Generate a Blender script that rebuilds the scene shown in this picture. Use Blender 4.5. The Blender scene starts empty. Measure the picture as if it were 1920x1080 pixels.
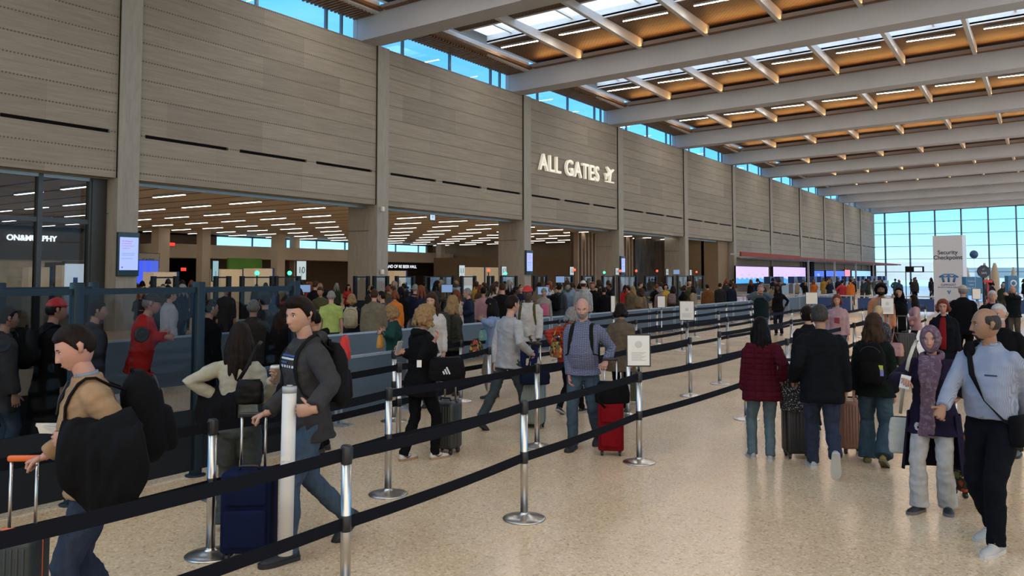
import bpy, bmesh, math, random
from mathutils import Vector, Matrix, noise as mnoise
rnd = random.Random(7)
SC = bpy.context.scene
COL = SC.collection
PI = math.pi
# ------------------------------------------------------------------ camera model
FPX, PYC, HZ, CH = 1517.0, 439.0, 516.0, 2.0
PITCH = math.atan((HZ-PYC)/FPX)
YAW = math.radians(33.9)
FH = Vector((-math.sin(YAW), math.cos(YAW), 0)); RT = Vector((math.cos(YAW), math.sin(YAW), 0)); UP = Vector((0,0,1))
F3 = FH*math.cos(PITCH)+UP*math.sin(PITCH); U3 = UP*math.cos(PITCH)-FH*math.sin(PITCH)
CAM = Vector((0,0,CH))
def ray(px, py):
    return F3 + RT*((px-960)/FPX) + U3*((PYC-py)/FPX)
def W(px, py, d):
    r = ray(px, py); return CAM + r*(d/r.dot(FH))
def G(px, py, z=0.0):
    r = ray(px, py); return CAM + r*((z-CH)/r.z)
def onX(px, py, x):
    r = ray(px, py); return CAM + r*(x/r.x)
def onY(px, py, y):
    r = ray(px, py); return CAM + r*(y/r.y)
# ------------------------------------------------------------------ object helpers
def tag(o, label=None, cat=None, group=None, kind=None):
    if label: o['label'] = label
    if cat: o['category'] = cat
    if group: o['group'] = group
    if kind: o['kind'] = kind
    return o
def empty(name, loc=(0,0,0), rz=0, label=None, cat=None, group=None):
    o = bpy.data.objects.new(name, None); COL.objects.link(o)
    o.location = loc; o.rotation_euler = (0,0,rz); o.empty_display_size = .1
    return tag(o, label, cat, group)
class MB:
    """collects shapes, links them as one mesh object"""
    def __init__(s): s.v=[]; s.f=[]; s.m=[]; s.sm=[]
    def add(s, vs, fs, mi=0, smooth=False):
        n=len(s.v); s.v += [tuple(v) for v in vs]
        for f in fs: s.f.append([i+n for i in f]); s.m.append(mi); s.sm.append(smooth)
        return s
    def box(s, x0,x1,y0,y1,z0,z1, mi=0, M=None):
        vs=[Vector((x,y,z)) for x in (x0,x1) for y in (y0,y1) for z in (z0,z1)]
        if M is not None: vs=[M@v for v in vs]
        return s.add(vs, [(0,1,3,2),(4,6,7,5),(0,4,5,1),(2,3,7,6),(0,2,6,4),(1,5,7,3)], mi)
    def cbox(s, c, size, mi=0, M=None):
        a,b,d=[t/2 for t in size]
        return s.box(c[0]-a,c[0]+a,c[1]-b,c[1]+b,c[2]-d,c[2]+d,mi,M)
    def rbox(s, x0,x1,y0,y1,z0,z1, r=.03, mi=0, M=None, n=3):
        """box with rounded edges all round (superellipsoid style grid)"""
        c=Vector(((x0+x1)/2,(y0+y1)/2,(z0+z1)/2)); h=Vector(((x1-x0)/2,(y1-y0)/2,(z1-z0)/2)); r=min(r,h.x,h.y,h.z)
        ang=[i*PI/2/n for i in range(n+1)]
        rows=[]
        lat=[-PI/2+a for a in ang]+[a for a in ang]
        for li,la in enumerate(lat):
            zz=(-1 if li<=n else 1)*(h.z-r)+r*math.sin(la); row=[]
            for q in range(4):
                sx=(1,-1,-1,1)[q]; sy=(1,1,-1,-1)[q]
                for a in ang:
                    t=q*PI/2+a
                    row.append(Vector((sx*(h.x-r)+r*math.cos(la)*math.cos(t), sy*(h.y-r)+r*math.cos(la)*math.sin(t), zz)))
            rows.append(row)
        k=len(rows[0]); vs=[]; fs=[]
        for row in rows: vs+= [ (M@(v+c)) if M is not None else v+c for v in row]
        for i in range(len(rows)-1):
            for j in range(k):
                fs.append((i*k+j,i*k+(j+1)%k,(i+1)*k+(j+1)%k,(i+1)*k+j))
        fs.append(tuple(range(k-1,-1,-1))); fs.append(tuple((len(rows)-1)*k+j for j in range(k)))
        return s.add(vs,fs,mi,True)
    def tube(s, pts, rad, n=10, mi=0, cap=True, flat=None, ref=None, smooth=True):
        """tube through pts; rad number/list/list of (a,b); ref = side direction for a"""
        pts=[Vector(p) for p in pts]; k=len(pts); vs=[]; fs=[]
        if not isinstance(rad,(list,tuple)): rad=[rad]*k
        prev=None
        for i,p in enumerate(pts):
            t=(pts[min(i+1,k-1)]-pts[max(i-1,0)])
            t=t.normalized() if t.length>1e-9 else Vector((0,0,1))
            if ref is not None: a=Vector(ref)
            elif prev is not None: a=prev
            else: a=Vector((1,0,0)) if abs(t.x)<.9 else Vector((0,1,0))
            a=(a-t*a.dot(t))
            a=a.normalized() if a.length>1e-6 else t.orthogonal().normalized()
            prev=a; b=t.cross(a)
            r=rad[i]; ra,rb=(r if isinstance(r,(list,tuple)) else (r,r))
            for j in range(n):
                q=2*PI*j/n; vs.append(p+a*(ra*math.cos(q))+b*(rb*math.sin(q)))
        for i in range(k-1):
            for j in range(n): fs.append((i*n+j,i*n+(j+1)%n,(i+1)*n+(j+1)%n,(i+1)*n+j))
        s.add(vs,fs,mi,smooth)
        if cap:
            m=len(s.v)-k*n
            s.f.append([m+j for j in range(n-1,-1,-1)]); s.m.append(mi); s.sm.append(False)
            s.f.append([m+(k-1)*n+j for j in range(n)]); s.m.append(mi); s.sm.append(False)
        return s
    def cyl(s, p, q, r, n=12, mi=0, r2=None):
        return s.tube([p,q],[r,r if r2 is None else r2],n,mi)
    def lathe(s, prof, c=(0,0,0), n=24, mi=0, M=None, smooth=True):
        c=Vector(c); vs=[]; fs=[]
        for (r,z) in prof:
            for j in range(n):
                q=2*PI*j/n; v=Vector((r*math.cos(q),r*math.sin(q),z)); v=(M@v) if M is not None else v
                vs.append(v+c)
        for i in range(len(prof)-1):
            for j in range(n): fs.append((i*n+j,i*n+(j+1)%n,(i+1)*n+(j+1)%n,(i+1)*n+j))
        fs.append(tuple(range(n-1,-1,-1))); fs.append(tuple((len(prof)-1)*n+j for j in range(n)))
        return s.add(vs,fs,mi,smooth)
    def ball(s, c, r, n=12, m=8, mi=0, M=None):
        if not isinstance(r,(tuple,list)): r=(r,r,r)
        c=Vector(c); vs=[];fs=[]
        for i in range(m+1):
            la=-PI/2+PI*i/m
            for j in range(n):
                q=2*PI*j/n; v=Vector((r[0]*math.cos(la)*math.cos(q), r[1]*math.cos(la)*math.sin(q), r[2]*math.sin(la)))
                vs.append(((M@v) if M is not None else v)+c)
        for i in range(m):
            for j in range(n): fs.append((i*n+j,i*n+(j+1)%n,(i+1)*n+(j+1)%n,(i+1)*n+j))
        return s.add(vs,fs,mi,True)
    def prism(s, poly, z0, z1, mi=0, M=None):
        n=len(poly); vs=[Vector((x,y,z0)) for x,y in poly]+[Vector((x,y,z1)) for x,y in poly]
        if M is not None: vs=[M@v for v in vs]
        fs=[tuple(range(n-1,-1,-1)),tuple(range(n,2*n))]+[(i,(i+1)%n,n+(i+1)%n,n+i) for i in range(n)]
        return s.add(vs,fs,mi)
    def quad(s,a,b,c,d,mi=0): return s.add([a,b,c,d],[(0,1,2,3)],mi)
    def mesh(s, name, mats):
        me=bpy.data.meshes.new(name); me.from_pydata([tuple(v) for v in s.v],[],s.f)
        for m in (mats if isinstance(mats,(list,tuple)) else [mats]): me.materials.append(m)
        me.polygons.foreach_set('material_index', s.m); me.polygons.foreach_set('use_smooth', s.sm); me.update()
        return me
    def build(s, name, mats, parent=None, loc=None, rz=0, **kw):
        o=bpy.data.objects.new(name, s.mesh(name,mats)); COL.objects.link(o)
        if parent is not None: o.parent=parent
        if loc is not None: o.location=loc
        if rz: o.rotation_euler=(0,0,rz)
        return tag(o,**kw)
def children(o): return list(o.children)
def copy_tree(o, parent=None):
    c=o.copy(); COL.objects.link(c)
    if parent is not None: c.parent=parent
    for ch in [x for x in KIDS.get(o.name,[])]:
        copy_tree(ch,c)
    return c
KIDS={}
def index_kids(root):
    st=[root]
    while st:
        o=st.pop(); k=[x for x in o.children]; KIDS[o.name]=k; st+=k
    return root
def clone(o, loc=None, rz=None, **kw):
    if o.name not in KIDS: index_kids(o)
    c=copy_tree(o)
    if loc is not None: c.location=loc
    if rz is not None: c.rotation_euler=(0,0,rz)
    return tag(c,**kw)
# ------------------------------------------------------------------ materials
class NT:
    def __init__(s,tree): s.t=tree; s.n=tree.nodes; s.l=tree.links
    def node(s,ty,**kw):
        n=s.n.new(ty)
        for k,v in kw.items():
            if k.startswith('i_'):
                key=k[2:]; key=int(key) if key.isdigit() else key.replace('_',' ')
                s.put(n.inputs[key],v)
            else: setattr(n,k,v)
        return n
    def put(s,inp,v):
        if isinstance(v,bpy.types.NodeSocket): s.l.new(v,inp)
        else:
            if isinstance(v,(tuple,list)) and len(v)==3 and len(getattr(inp,'default_value',(0,0,0)))==4: v=(*v,1)
            inp.default_value=v
    def math(s,op,a,b=0.0,c=None):
        n=s.n.new('ShaderNodeMath'); n.operation=op; s.put(n.inputs[0],a); s.put(n.inputs[1],b)
        if c is not None: s.put(n.inputs[2],c)
        return n.outputs[0]
    def ramp(s,fac,stops,interp='LINEAR'):
        n=s.n.new('ShaderNodeValToRGB'); s.put(n.inputs[0],fac); cr=n.color_ramp; cr.interpolation=interp
        while len(cr.elements)<len(stops): cr.elements.new(.5)
        for e,(p,c) in zip(cr.elements,stops): e.position=p; e.color=(*c,1) if len(c)==3 else c
        return n.outputs[0]
    def mix(s,fac,a,b,mode='MIX'):
        n=s.n.new('ShaderNodeMix'); n.data_type='RGBA'; n.blend_type=mode
        s.put(n.inputs[0],fac); s.put(n.inputs[6],a); s.put(n.inputs[7],b); return n.outputs[2]
    def pos(s): return s.n.new('ShaderNodeNewGeometry').outputs['Position']
    def obj(s): return s.n.new('ShaderNodeTexCoord').outputs['Object']
    def xyz(s,v):
        n=s.n.new('ShaderNodeSeparateXYZ'); s.put(n.inputs[0],v); return n.outputs
    def comb(s,x,y,z):
        n=s.n.new('ShaderNodeCombineXYZ'); s.put(n.inputs[0],x); s.put(n.inputs[1],y); s.put(n.inputs[2],z); return n.outputs[0]
    def scale(s,v,sc):
        n=s.n.new('ShaderNodeVectorMath'); n.operation='MULTIPLY'; s.put(n.inputs[0],v); n.inputs[1].default_value=sc; return n.outputs[0]
    def noise(s,v,scale=5,detail=3,rough=.5):
        n=s.n.new('ShaderNodeTexNoise'); s.put(n.inputs['Vector'],v); n.inputs['Scale'].default_value=scale
        n.inputs['Detail'].default_value=detail; n.inputs['Roughness'].default_value=rough; return n.outputs[0]
    def bump(s,h,strength=.3,dist=.01):
        n=s.n.new('ShaderNodeBump'); s.put(n.inputs['Height'],h); n.inputs['Strength'].default_value=strength; n.inputs['Distance'].default_value=dist; return n.outputs[0]
def base_mat(name):
    m=bpy.data.materials.new(name); m.use_nodes=True; nt=NT(m.node_tree); b=nt.n['Principled BSDF']; return m,nt,b
_mc={}
def mat(name, col, rough=.6, metal=0.0, var=.12, scale=6.0, bump=0.0, bscale=40, spec=.4, coat=0.0, emis=0, ecol=None, sheen=0):
    if name in _mc: return _mc[name]
    m,nt,b=base_mat(name); co=nt.obj()
    if var>0:
        f=nt.noise(co,scale,4,.6)
        lo=tuple(c*(1-var) for c in col); hi=tuple(min(1,c*(1+var)) for c in col)
        nt.put(b.inputs['Base Color'], nt.ramp(f,[(.3,lo),(.7,hi)]))
    else: b.inputs['Base Color'].default_value=(*col,1)
    b.inputs['Roughness'].default_value=rough; b.inputs['Metallic'].default_value=metal
    b.inputs['Specular IOR Level'].default_value=spec
    if coat: b.inputs['Coat Weight'].default_value=coat
    if sheen: b.inputs['Sheen Weight'].default_value=sheen
    if bump: nt.put(b.inputs['Normal'], nt.bump(nt.noise(co,bscale,3,.6),bump,.01))
    if emis:
        b.inputs['Emission Color'].default_value=(*(ecol or col),1); b.inputs['Emission Strength'].default_value=emis
    _mc[name]=m; return m
def cloth(name,col,kind='plain',rough=.85):
    """fabric: plain weave, denim, knit, stripes, plaid, quilt"""
    if name in _mc: return _mc[name]
    col=tuple(c*(.35 if max(col)<.03 else .58 if max(col)<.3 else .72) for c in col); m,nt,b=base_mat(name); co=nt.obj(); x,y,z=nt.xyz(co)
    c0=tuple(c*.82 for c in col); c1=tuple(min(1,c*1.15) for c in col)
    f=nt.noise(co,9,4,.6); c=nt.ramp(f,[(.3,c0),(.7,c1)])
    h=nt.noise(co,120,2,.6); st=.25
    if kind=='denim':
        c=nt.mix(nt.noise(nt.scale(co,(1,1,.2)),26,3,.6),c,tuple(min(1,k*1.6+.02) for k in col)); st=.3
    if kind=='stripe':
        s_=nt.math('SINE',nt.math('MULTIPLY',x,880.0)); c=nt.mix(nt.math('GREATER_THAN',s_,.35),c,(.165,.19,.27))
    if kind=='plaid':
        w=nt.noise(nt.scale(co,(1,1,1)),11,2,.5)
        s_=nt.math('SINE',nt.math('ADD',nt.math('MULTIPLY',z,430.0),nt.math('MULTIPLY',w,16.0)))
        s2=nt.math('SINE',nt.math('MULTIPLY',x,230.0))
        c=nt.mix(nt.math('GREATER_THAN',s_,.1),c,(.20,.22,.30)); c=nt.mix(nt.math('GREATER_THAN',s2,.8),c,(.06,.07,.13))
    if kind=='knit':
        h=nt.math('SINE',nt.math('MULTIPLY',z,1500.0)); st=.3
    if kind=='quilt':
        h=nt.math('ABSOLUTE',nt.math('SINE',nt.math('MULTIPLY',z,48.0))); st=.9
        h2=nt.math('ABSOLUTE',nt.math('SINE',nt.math('MULTIPLY',x,30.0))); h=nt.math('MINIMUM',nt.math('POWER',h,.4),nt.math('POWER',h2,.3))
    if kind=='puffer':
        h=nt.math('POWER',nt.math('ABSOLUTE',nt.math('SINE',nt.math('MULTIPLY',z,52.0))),.5); st=1.0
        c=nt.mix(nt.math('LESS_THAN',h,.35),c,tuple(k*.45 for k in col))
    if kind=='camo':
        v=nt.n.new('ShaderNodeTexVoronoi'); v.inputs['Scale'].default_value=22; nt.put(v.inputs['Vector'],co)
        hs=nt.xyz(v.outputs['Color'])[0]
        c=nt.ramp(hs,[(0,col),(.3,(.30,.05,.03)),(.5,(.10,.12,.04)),(.68,(.40,.26,.06)),(.85,(.02,.02,.02))],'CONSTANT')
    if kind=='speck':
        v=nt.noise(co,70,2,.5); c=nt.mix(nt.math('GREATER_THAN',v,.60),c,(.26,.25,.24))
    if kind=='floral':
        v=nt.noise(co,26,2,.6); c=nt.mix(nt.math('GREATER_THAN',v,.57),c,(.165,.115,.145))
    nt.put(b.inputs['Base Color'],c); b.inputs['Roughness'].default_value=rough; b.inputs['Specular IOR Level'].default_value=.10
    b.inputs['Sheen Weight'].default_value=.0
    nt.put(b.inputs['Normal'],nt.bump(h,st,.004 if kind not in('quilt','puffer') else .012))
    _mc[name]=m; return m
def emit(name,col,s=1.0):
    if name in _mc: return _mc[name]
    m,nt,b=base_mat(name); b.inputs['Base Color'].default_value=(*[c*.5 for c in col],1); b.inputs['Emission Color'].default_value=(*col,1); b.inputs['Emission Strength'].default_value=s; b.inputs['Roughness'].default_value=.5
    _mc[name]=m; return m
def glass(name,tint=(.9,.97,1),refl=.08,tr=.9):
    """thin architectural pane: mostly clear with a fresnel sheen"""
    if name in _mc: return _mc[name]
    m=bpy.data.materials.new(name); m.use_nodes=True; nt=NT(m.node_tree); nt.n.remove(nt.n['Principled BSDF']); out=nt.n['Material Output']
    t=nt.node('ShaderNodeBsdfTransparent'); t.inputs[0].default_value=(*[c*tr for c in tint],1)
    g=nt.node('ShaderNodeBsdfGlossy'); g.inputs['Roughness'].default_value=.02; g.inputs['Color'].default_value=(.9,.95,1,1)
    fr=nt.node('ShaderNodeFresnel'); fr.inputs['IOR'].default_value=1.35
    mx=nt.node('ShaderNodeMixShader'); nt.put(mx.inputs[0],nt.math('MULTIPLY',fr.outputs[0],refl*4)); nt.l.new(t.outputs[0],mx.inputs[1]); nt.l.new(g.outputs[0],mx.inputs[2]); nt.l.new(mx.outputs[0],out.inputs[0])
    _mc[name]=m; return m
def text(s, size, material, name='lettering', parent=None, extrude=.002, align='CENTER', M=None, bold=0.0, spacing=1.0, **kw):
    cu=bpy.data.curves.new(name,'FONT'); cu.body=s; cu.size=size; cu.extrude=extrude; cu.align_x=align; cu.align_y='CENTER'; cu.offset=bold; cu.space_character=spacing
    tmp=bpy.data.objects.new('tmp',cu); COL.objects.link(tmp); bpy.context.view_layer.update()
    me=bpy.data.meshes.new_from_object(tmp.evaluated_get(bpy.context.evaluated_depsgraph_get())); bpy.data.objects.remove(tmp)
    me.materials.clear(); me.materials.append(material); o=bpy.data.objects.new(name,me); COL.objects.link(o)
    if parent is not None: o.parent=parent
    if M is not None: o.matrix_local=M
    return tag(o,**kw)
def face_M(loc, normal, up=(0,0,1)):
    """matrix whose local XY plane faces along normal with local Y up"""
    n=Vector(normal).normalized(); u=Vector(up); x=u.cross(n).normalized(); y=n.cross(x)
    return Matrix(((x.x,y.x,n.x,loc[0]),(x.y,y.y,n.y,loc[1]),(x.z,y.z,n.z,loc[2]),(0,0,0,1)))
# ================================================================== camera, world, render look
cam=bpy.data.cameras.new('camera'); co=bpy.data.objects.new('camera',cam); COL.objects.link(co); SC.camera=co
co.location=CAM; co.rotation_euler=(PI/2+PITCH,0,YAW); cam.sensor_width=36; cam.lens=36*FPX/1920; cam.shift_y=(PYC-540)/1920; cam.clip_end=2000
SC.view_settings.view_transform='Standard'; SC.view_settings.look='None'; SC.view_settings.gamma=1; SC.view_settings.use_curve_mapping=False
SC.view_settings.exposure=0.26
cy=SC.cycles; cy.use_denoising=True; cy.max_bounces=6; cy.diffuse_bounces=3; cy.glossy_bounces=3; cy.transparent_max_bounces=10; cy.transmission_bounces=3
cy.sample_clamp_indirect=4.0; cy.caustics_reflective=False; cy.caustics_refractive=False; cy.use_light_tree=True
w=bpy.data.worlds.new('world'); SC.world=w; w.use_nodes=True; nt=NT(w.node_tree); bg=nt.n['Background']
gx,gy,gz=nt.xyz(nt.n.new('ShaderNodeTexCoord').outputs['Generated'])
sky=nt.ramp(gz,[(0.0,(.60,.98,1.25)),(.035,(.40,.92,1.35)),(.09,(.19,.74,1.3)),(.22,(.09,.45,1.15)),(.5,(.10,.42,.95)),(.8,(1.3,1.5,1.6))])
wisp=nt.noise(nt.comb(gx,gy,nt.math('MULTIPLY',gz,5.0)),2.2,5,.6)
sky=nt.mix(nt.math('MULTIPLY',nt.math('GREATER_THAN',gz,0.0),nt.ramp(wisp,[(.45,(0,0,0)),(.75,(.35,.35,.35))])),sky,(.55,.85,.95))
warmside=nt.ramp(nt.math('ADD',nt.math('MULTIPLY',gx,.75),nt.math('MULTIPLY',gy,-.65)),[(.25,(0,0,0)),(.75,(1,1,1))])
sky=nt.mix(warmside,sky,(.95,.84,.70))
nt.put(bg.inputs[0],sky)
bright=nt.ramp(gx,[(.12,(0,0,0)),(.55,(1,1,1))])
nt.put(bg.inputs[1],nt.math('ADD',1.15,nt.math('ADD',nt.math('MULTIPLY',bright,.55),nt.math('ADD',nt.math('MULTIPLY',warmside,.35),nt.math('ADD',nt.math('MULTIPLY',nt.ramp(gy,[(.7,(0,0,0)),(.98,(1,1,1))]),.35),nt.math('MULTIPLY',nt.math('LESS_THAN',gx,-.35),.35))))))
# ================================================================== materials of the place
D=28.0; BAY=.478*D; Y0=.590*D; NB=11; YE=163.0; HT=13.5; HL=5.5; PITR=.022
def zr(x): return PITR*(x+D)
def mk_wall():
    m,nt,b=base_mat('ribbed_stone'); P=nt.pos(); x,y,z=nt.xyz(P)
    streak=nt.noise(nt.comb(x,nt.math('MULTIPLY',y,.35),nt.math('MULTIPLY',z,7.0)),1.6,6,.65)
    br=nt.node('ShaderNodeTexBrick'); nt.put(br.inputs['Vector'],nt.comb(nt.math('ADD',y,2.0),nt.math('SUBTRACT',z,7.155),0.0))
    br.inputs['Scale'].default_value=1; br.inputs['Mortar Size'].default_value=.006; br.inputs['Brick Width'].default_value=BAY/3; br.inputs['Row Height'].default_value=1.40
    br.inputs['Color1'].default_value=(.40,.40,.40,1); br.inputs['Color2'].default_value=(.60,.60,.60,1); br.inputs['Mortar'].default_value=(.33,.33,.33,1); br.offset=.5
    c=nt.ramp(streak,[(.25,(.182,.160,.130)),(.5,(.222,.199,.166)),(.75,(.262,.238,.203))])
    c=nt.mix(.55,c,br.outputs[0],'OVERLAY')
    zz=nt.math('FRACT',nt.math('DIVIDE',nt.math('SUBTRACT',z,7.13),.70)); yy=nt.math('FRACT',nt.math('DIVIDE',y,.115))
    dash_shade=nt.math('MULTIPLY',nt.math('LESS_THAN',zz,.075),nt.math('LESS_THAN',yy,.6))
    c=nt.mix(nt.math('MULTIPLY',dash_shade,.75),c,(.045,.04,.036))  # shade of the tooth ridges painted into the stone colour as dark dashes
    nt.put(b.inputs['Base Color'],c); b.inputs['Roughness'].default_value=.8
    saw=nt.math('MULTIPLY',zz,-1.0)
    nt.put(b.inputs['Normal'],nt.bump(nt.math('ADD',nt.math('MULTIPLY',dash_shade,-1.0),nt.math('MULTIPLY',streak,.15)),.6,.03))
    return m
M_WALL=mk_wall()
def mk_conc(name,a,b_,sc=(3,3,.5)):
    m,nt,b=base_mat(name); P=nt.pos()
    f=nt.noise(nt.scale(P,sc),2.0,6,.65); g=nt.noise(nt.scale(P,(14,14,1.2)),1.6,3,.6)
    c=nt.ramp(nt.math('ADD',nt.math('MULTIPLY',f,.6),nt.math('MULTIPLY',g,.4)),[(.3,a),(.7,b_)])
    nt.put(b.inputs['Base Color'],c); b.inputs['Roughness'].default_value=.75; nt.put(b.inputs['Normal'],nt.bump(g,.15,.01)); return m
M_PIL=mk_conc('pilaster_stone',(.20,.19,.17),(.29,.278,.255))
M_PIER=mk_conc('pier_stone',(.19,.172,.145),(.275,.255,.222))
def mk_floor():
    m,nt,b=base_mat('terrazzo'); P=nt.pos()
    v=nt.node('ShaderNodeTexVoronoi'); nt.put(v.inputs['Vector'],P); v.inputs['Scale'].default_value=62
    hue=nt.xyz(v.outputs['Color'])[0]
    c=nt.ramp(hue,[(0,(.56,.41,.255)),(.35,(.64,.48,.31)),(.7,(.50,.355,.215)),(.86,(.74,.60,.43)),(.94,(.28,.18,.11))],'CONSTANT')
    big=nt.noise(P,.35,4,.6); c=nt.mix(.35,c,nt.ramp(big,[(.35,(.52,.375,.235)),(.65,(.66,.495,.325))]))
    x,y,z=nt.xyz(P)
    jx=nt.math('LESS_THAN',nt.math('FRACT',nt.math('DIVIDE',x,6.7)),.0012); jy=nt.math('LESS_THAN',nt.math('FRACT',nt.math('DIVIDE',y,6.7)),.0012)
    c=nt.mix(nt.math('MULTIPLY',nt.math('MAXIMUM',jx,jy),.6),c,(.35,.30,.24))
    nt.put(b.inputs['Base Color'],c); nt.put(b.inputs['Roughness'],nt.ramp(nt.noise(P,1.2,3,.6),[(.3,(.17,)*3),(.7,(.27,)*3)])); b.inputs['Specular IOR Level'].default_value=.5
    return m
M_FLOOR=mk_floor()
def mk_wood():
    m,nt,b=base_mat('perforated_wood'); P=nt.pos(); x,y,z=nt.xyz(P)
    a=nt.math('SINE',nt.math('MULTIPLY',x,2*PI/.22)); c_=nt.math('SINE',nt.math('MULTIPLY',y,2*PI/.30))
    hole=nt.math('GREATER_THAN',nt.math('MULTIPLY',a,c_),.18)
    g=nt.noise(nt.scale(P,(.6,8,1)),2,4,.6)
    c=nt.ramp(g,[(.3,(.062,.033,.018)),(.7,(.098,.052,.028))]); c=nt.mix(nt.math('MULTIPLY',hole,.85),c,(.02,.012,.008))
    ribs=nt.math('GREATER_THAN',nt.math('FRACT',nt.math('DIVIDE',y,1.6)),.955); c=nt.mix(ribs,c,(.01,.008,.006))
    nt.put(b.inputs['Base Color'],c); b.inputs['Roughness'].default_value=.6; return m
M_WOOD=mk_wood()
M_STEEL=mat('white_painted_steel',(.31,.32,.35),.5,0,.05,.4)
M_FIN=mat('painted_fin_steel',(.42,.43,.45),.45,0,.05,.4)
M_SOFF=mat('brown_soffit_slats',(.14,.075,.035),.6,0,.2,4)
M_DARK=mat('black_void',(.005,.005,.006),.8,0,.1,spec=.1)
M_MULL=mat('window_mullion_metal',(.10,.15,.19),.4,.3,.05)
M_BLK=mat('black_metal',(.010,.013,.016),.5,.2,.1,spec=.2)
M_GLS=glass('window_glass',(.93,.98,1),.05,.96)
M_TINT=glass('smoked_glass',(.74,.76,.78),.06,.84)
M_LAMP=emit('luminaire_diffuser',(1,.90,.76),110.0)
M_LAMPH=emit('warm_luminaire_diffuser',(1,.91,.79),8.0)
M_LHOUS=mat('luminaire_housing',(.5,.5,.5),.5,0,.05)
M_CURB=mat('skylight_curb',(.85,.87,.88),.6,0,.05)
def mk_skyl():
    m,nt,b=base_mat('frosted_skylight_glass'); nt.n.remove(b)
    t=nt.node('ShaderNodeBsdfTranslucent'); t.inputs[0].default_value=(.95,.97,1,1)
    t2=nt.node('ShaderNodeBsdfTransparent'); t2.inputs[0].default_value=(.95,.97,1,1)
    mx=nt.node('ShaderNodeMixShader'); mx.inputs[0].default_value=.25; nt.l.new(t.outputs[0],mx.inputs[1]); nt.l.new(t2.outputs[0],mx.inputs[2])
    nt.l.new(mx.outputs[0],nt.n['Material Output'].inputs[0]); return m
M_SKYL=mk_skyl()
def st(mb,name,mats,label=None,parent=None):
    o=mb.build(name,mats,parent); 
    if parent is None: o['kind']='structure'
    if label: o['label']=label
    return o
# floor
b=MB(); b.box(-68,18,-14,YE+1,-.3,0); st(b,'floor',M_FLOOR,'polished beige speckled terrazzo floor of the hall')
# ---------------------------------------------------------------- main stone wall, bays
PW=.8
bays=[Y0+BAY*(k-1)+.0 for k in range(0,NB+2)]   # pilaster centre lines; index0 = behind first
def pil(k): return Y0+BAY*(k-1)
# wall above the portals (one wall) with real thickness
b=MB(); b.box(-D-.5,-D,-13,YE,HL,7.09); b.box(-D-.5,-D,-13,YE,7.22,HT); b.box(-D-.5,-D-.12,-13,YE,7.09,7.22,1)
for k in range(0,NB+1):
    ya=pil(k)+PW/2; yb=pil(k+1)-PW/2; L=(yb-ya)/3
    for j in range(4):
        yy=ya+L*j; b.box(-D-.13,-D-.001,yy-.28,yy+.28,7.085,7.225,0)
# below lintel level from pier 6 on the wall comes down lower to counter canopy height
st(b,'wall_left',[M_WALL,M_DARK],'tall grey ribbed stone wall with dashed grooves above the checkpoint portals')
b=MB()
for k in range(6,NB+1):
    ya=pil(k)+PW/2; yb=pil(k+1)-PW/2
    b.box(-D-.5,-D-.002,ya,min(yb,YE),0,HL)
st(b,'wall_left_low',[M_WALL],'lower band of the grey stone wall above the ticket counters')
b=MB()
for k in range(0,NB+1):
    y=pil(k); b.box(-D-.45,-D+.12,y-PW/2,y+PW/2,0,HT)
    b.box(-D-.46,-D+.06,y-PW/2-.012,y-PW/2,HL,HT,1)
st(b,'trim_1',[M_PIL,M_DARK],'pale stone pilasters dividing the long stone wall')
b=MB()
for k in range(0,7):
    y=pil(k); b.box(-D-1.9,-D-.45,y-PW/2+.02,y+PW/2+.15,0,5.78); b.box(-D-1.92,-D-.44,y-PW/2,y+PW/2+.17,4.22,4.235,1)
st(b,'trim_2',[M_PIER,M_DARK],'deep stone piers between the checkpoint portals')
b=MB()
for k in range(0,6):
    ya=pil(k)+PW/2+.15; yb=pil(k+1)-PW/2
    b.box(-D-.9,-D-.5,ya,yb,HL-.02,HL+.3,0); b.box(-D-.82,-D-.66,ya,yb,HL-.14,HL+.0,1)
st(b,'trim_3',[M_PIER,mat('shutter_track',(.22,.27,.30),.4,.5,.05)],'grey metal shutter tracks under the portal lintels')
# ---------------------------------------------------------------- roof: beams, fins, panels, skylights
BW=1.2; XR=16.0
def yb_(k): return (1.0155+.478*(k-1))*D   # near face of beam k
def slab(mb,y0,y1,za,zb,x0,x1,mi=0):
    vs=[(x,y,z+zr(x)) for x in (x0,x1) for y in (y0,y1) for z in (za,zb)]
    mb.add(vs,[(0,1,3,2),(4,6,7,5),(0,4,5,1),(2,3,7,6),(0,2,6,4),(1,5,7,3)],mi)
KB=range(-1,12)
for k in KB:
    y=yb_(k)
    if y+BW>YE+.5: continue
    b=MB(); slab(b,y,y+BW,HT+.02,HT+1.55,-D-.6,XR)
    slab(b,y-.02,y+BW+.02,HT+.0,HT+.05,-D-.55,XR,0)
    o=st(b,'ceiling_beam',[M_STEEL],'white steel roof beam spanning the hall'); o['group']='roof beams'
    b=MB(); slab(b,y-.36,y-.02,HT+1.20,HT+1.22,-D+1.6,XR); b.build('cove_trough',[M_SOFF],o)
ZC=HT+1.72
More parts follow.
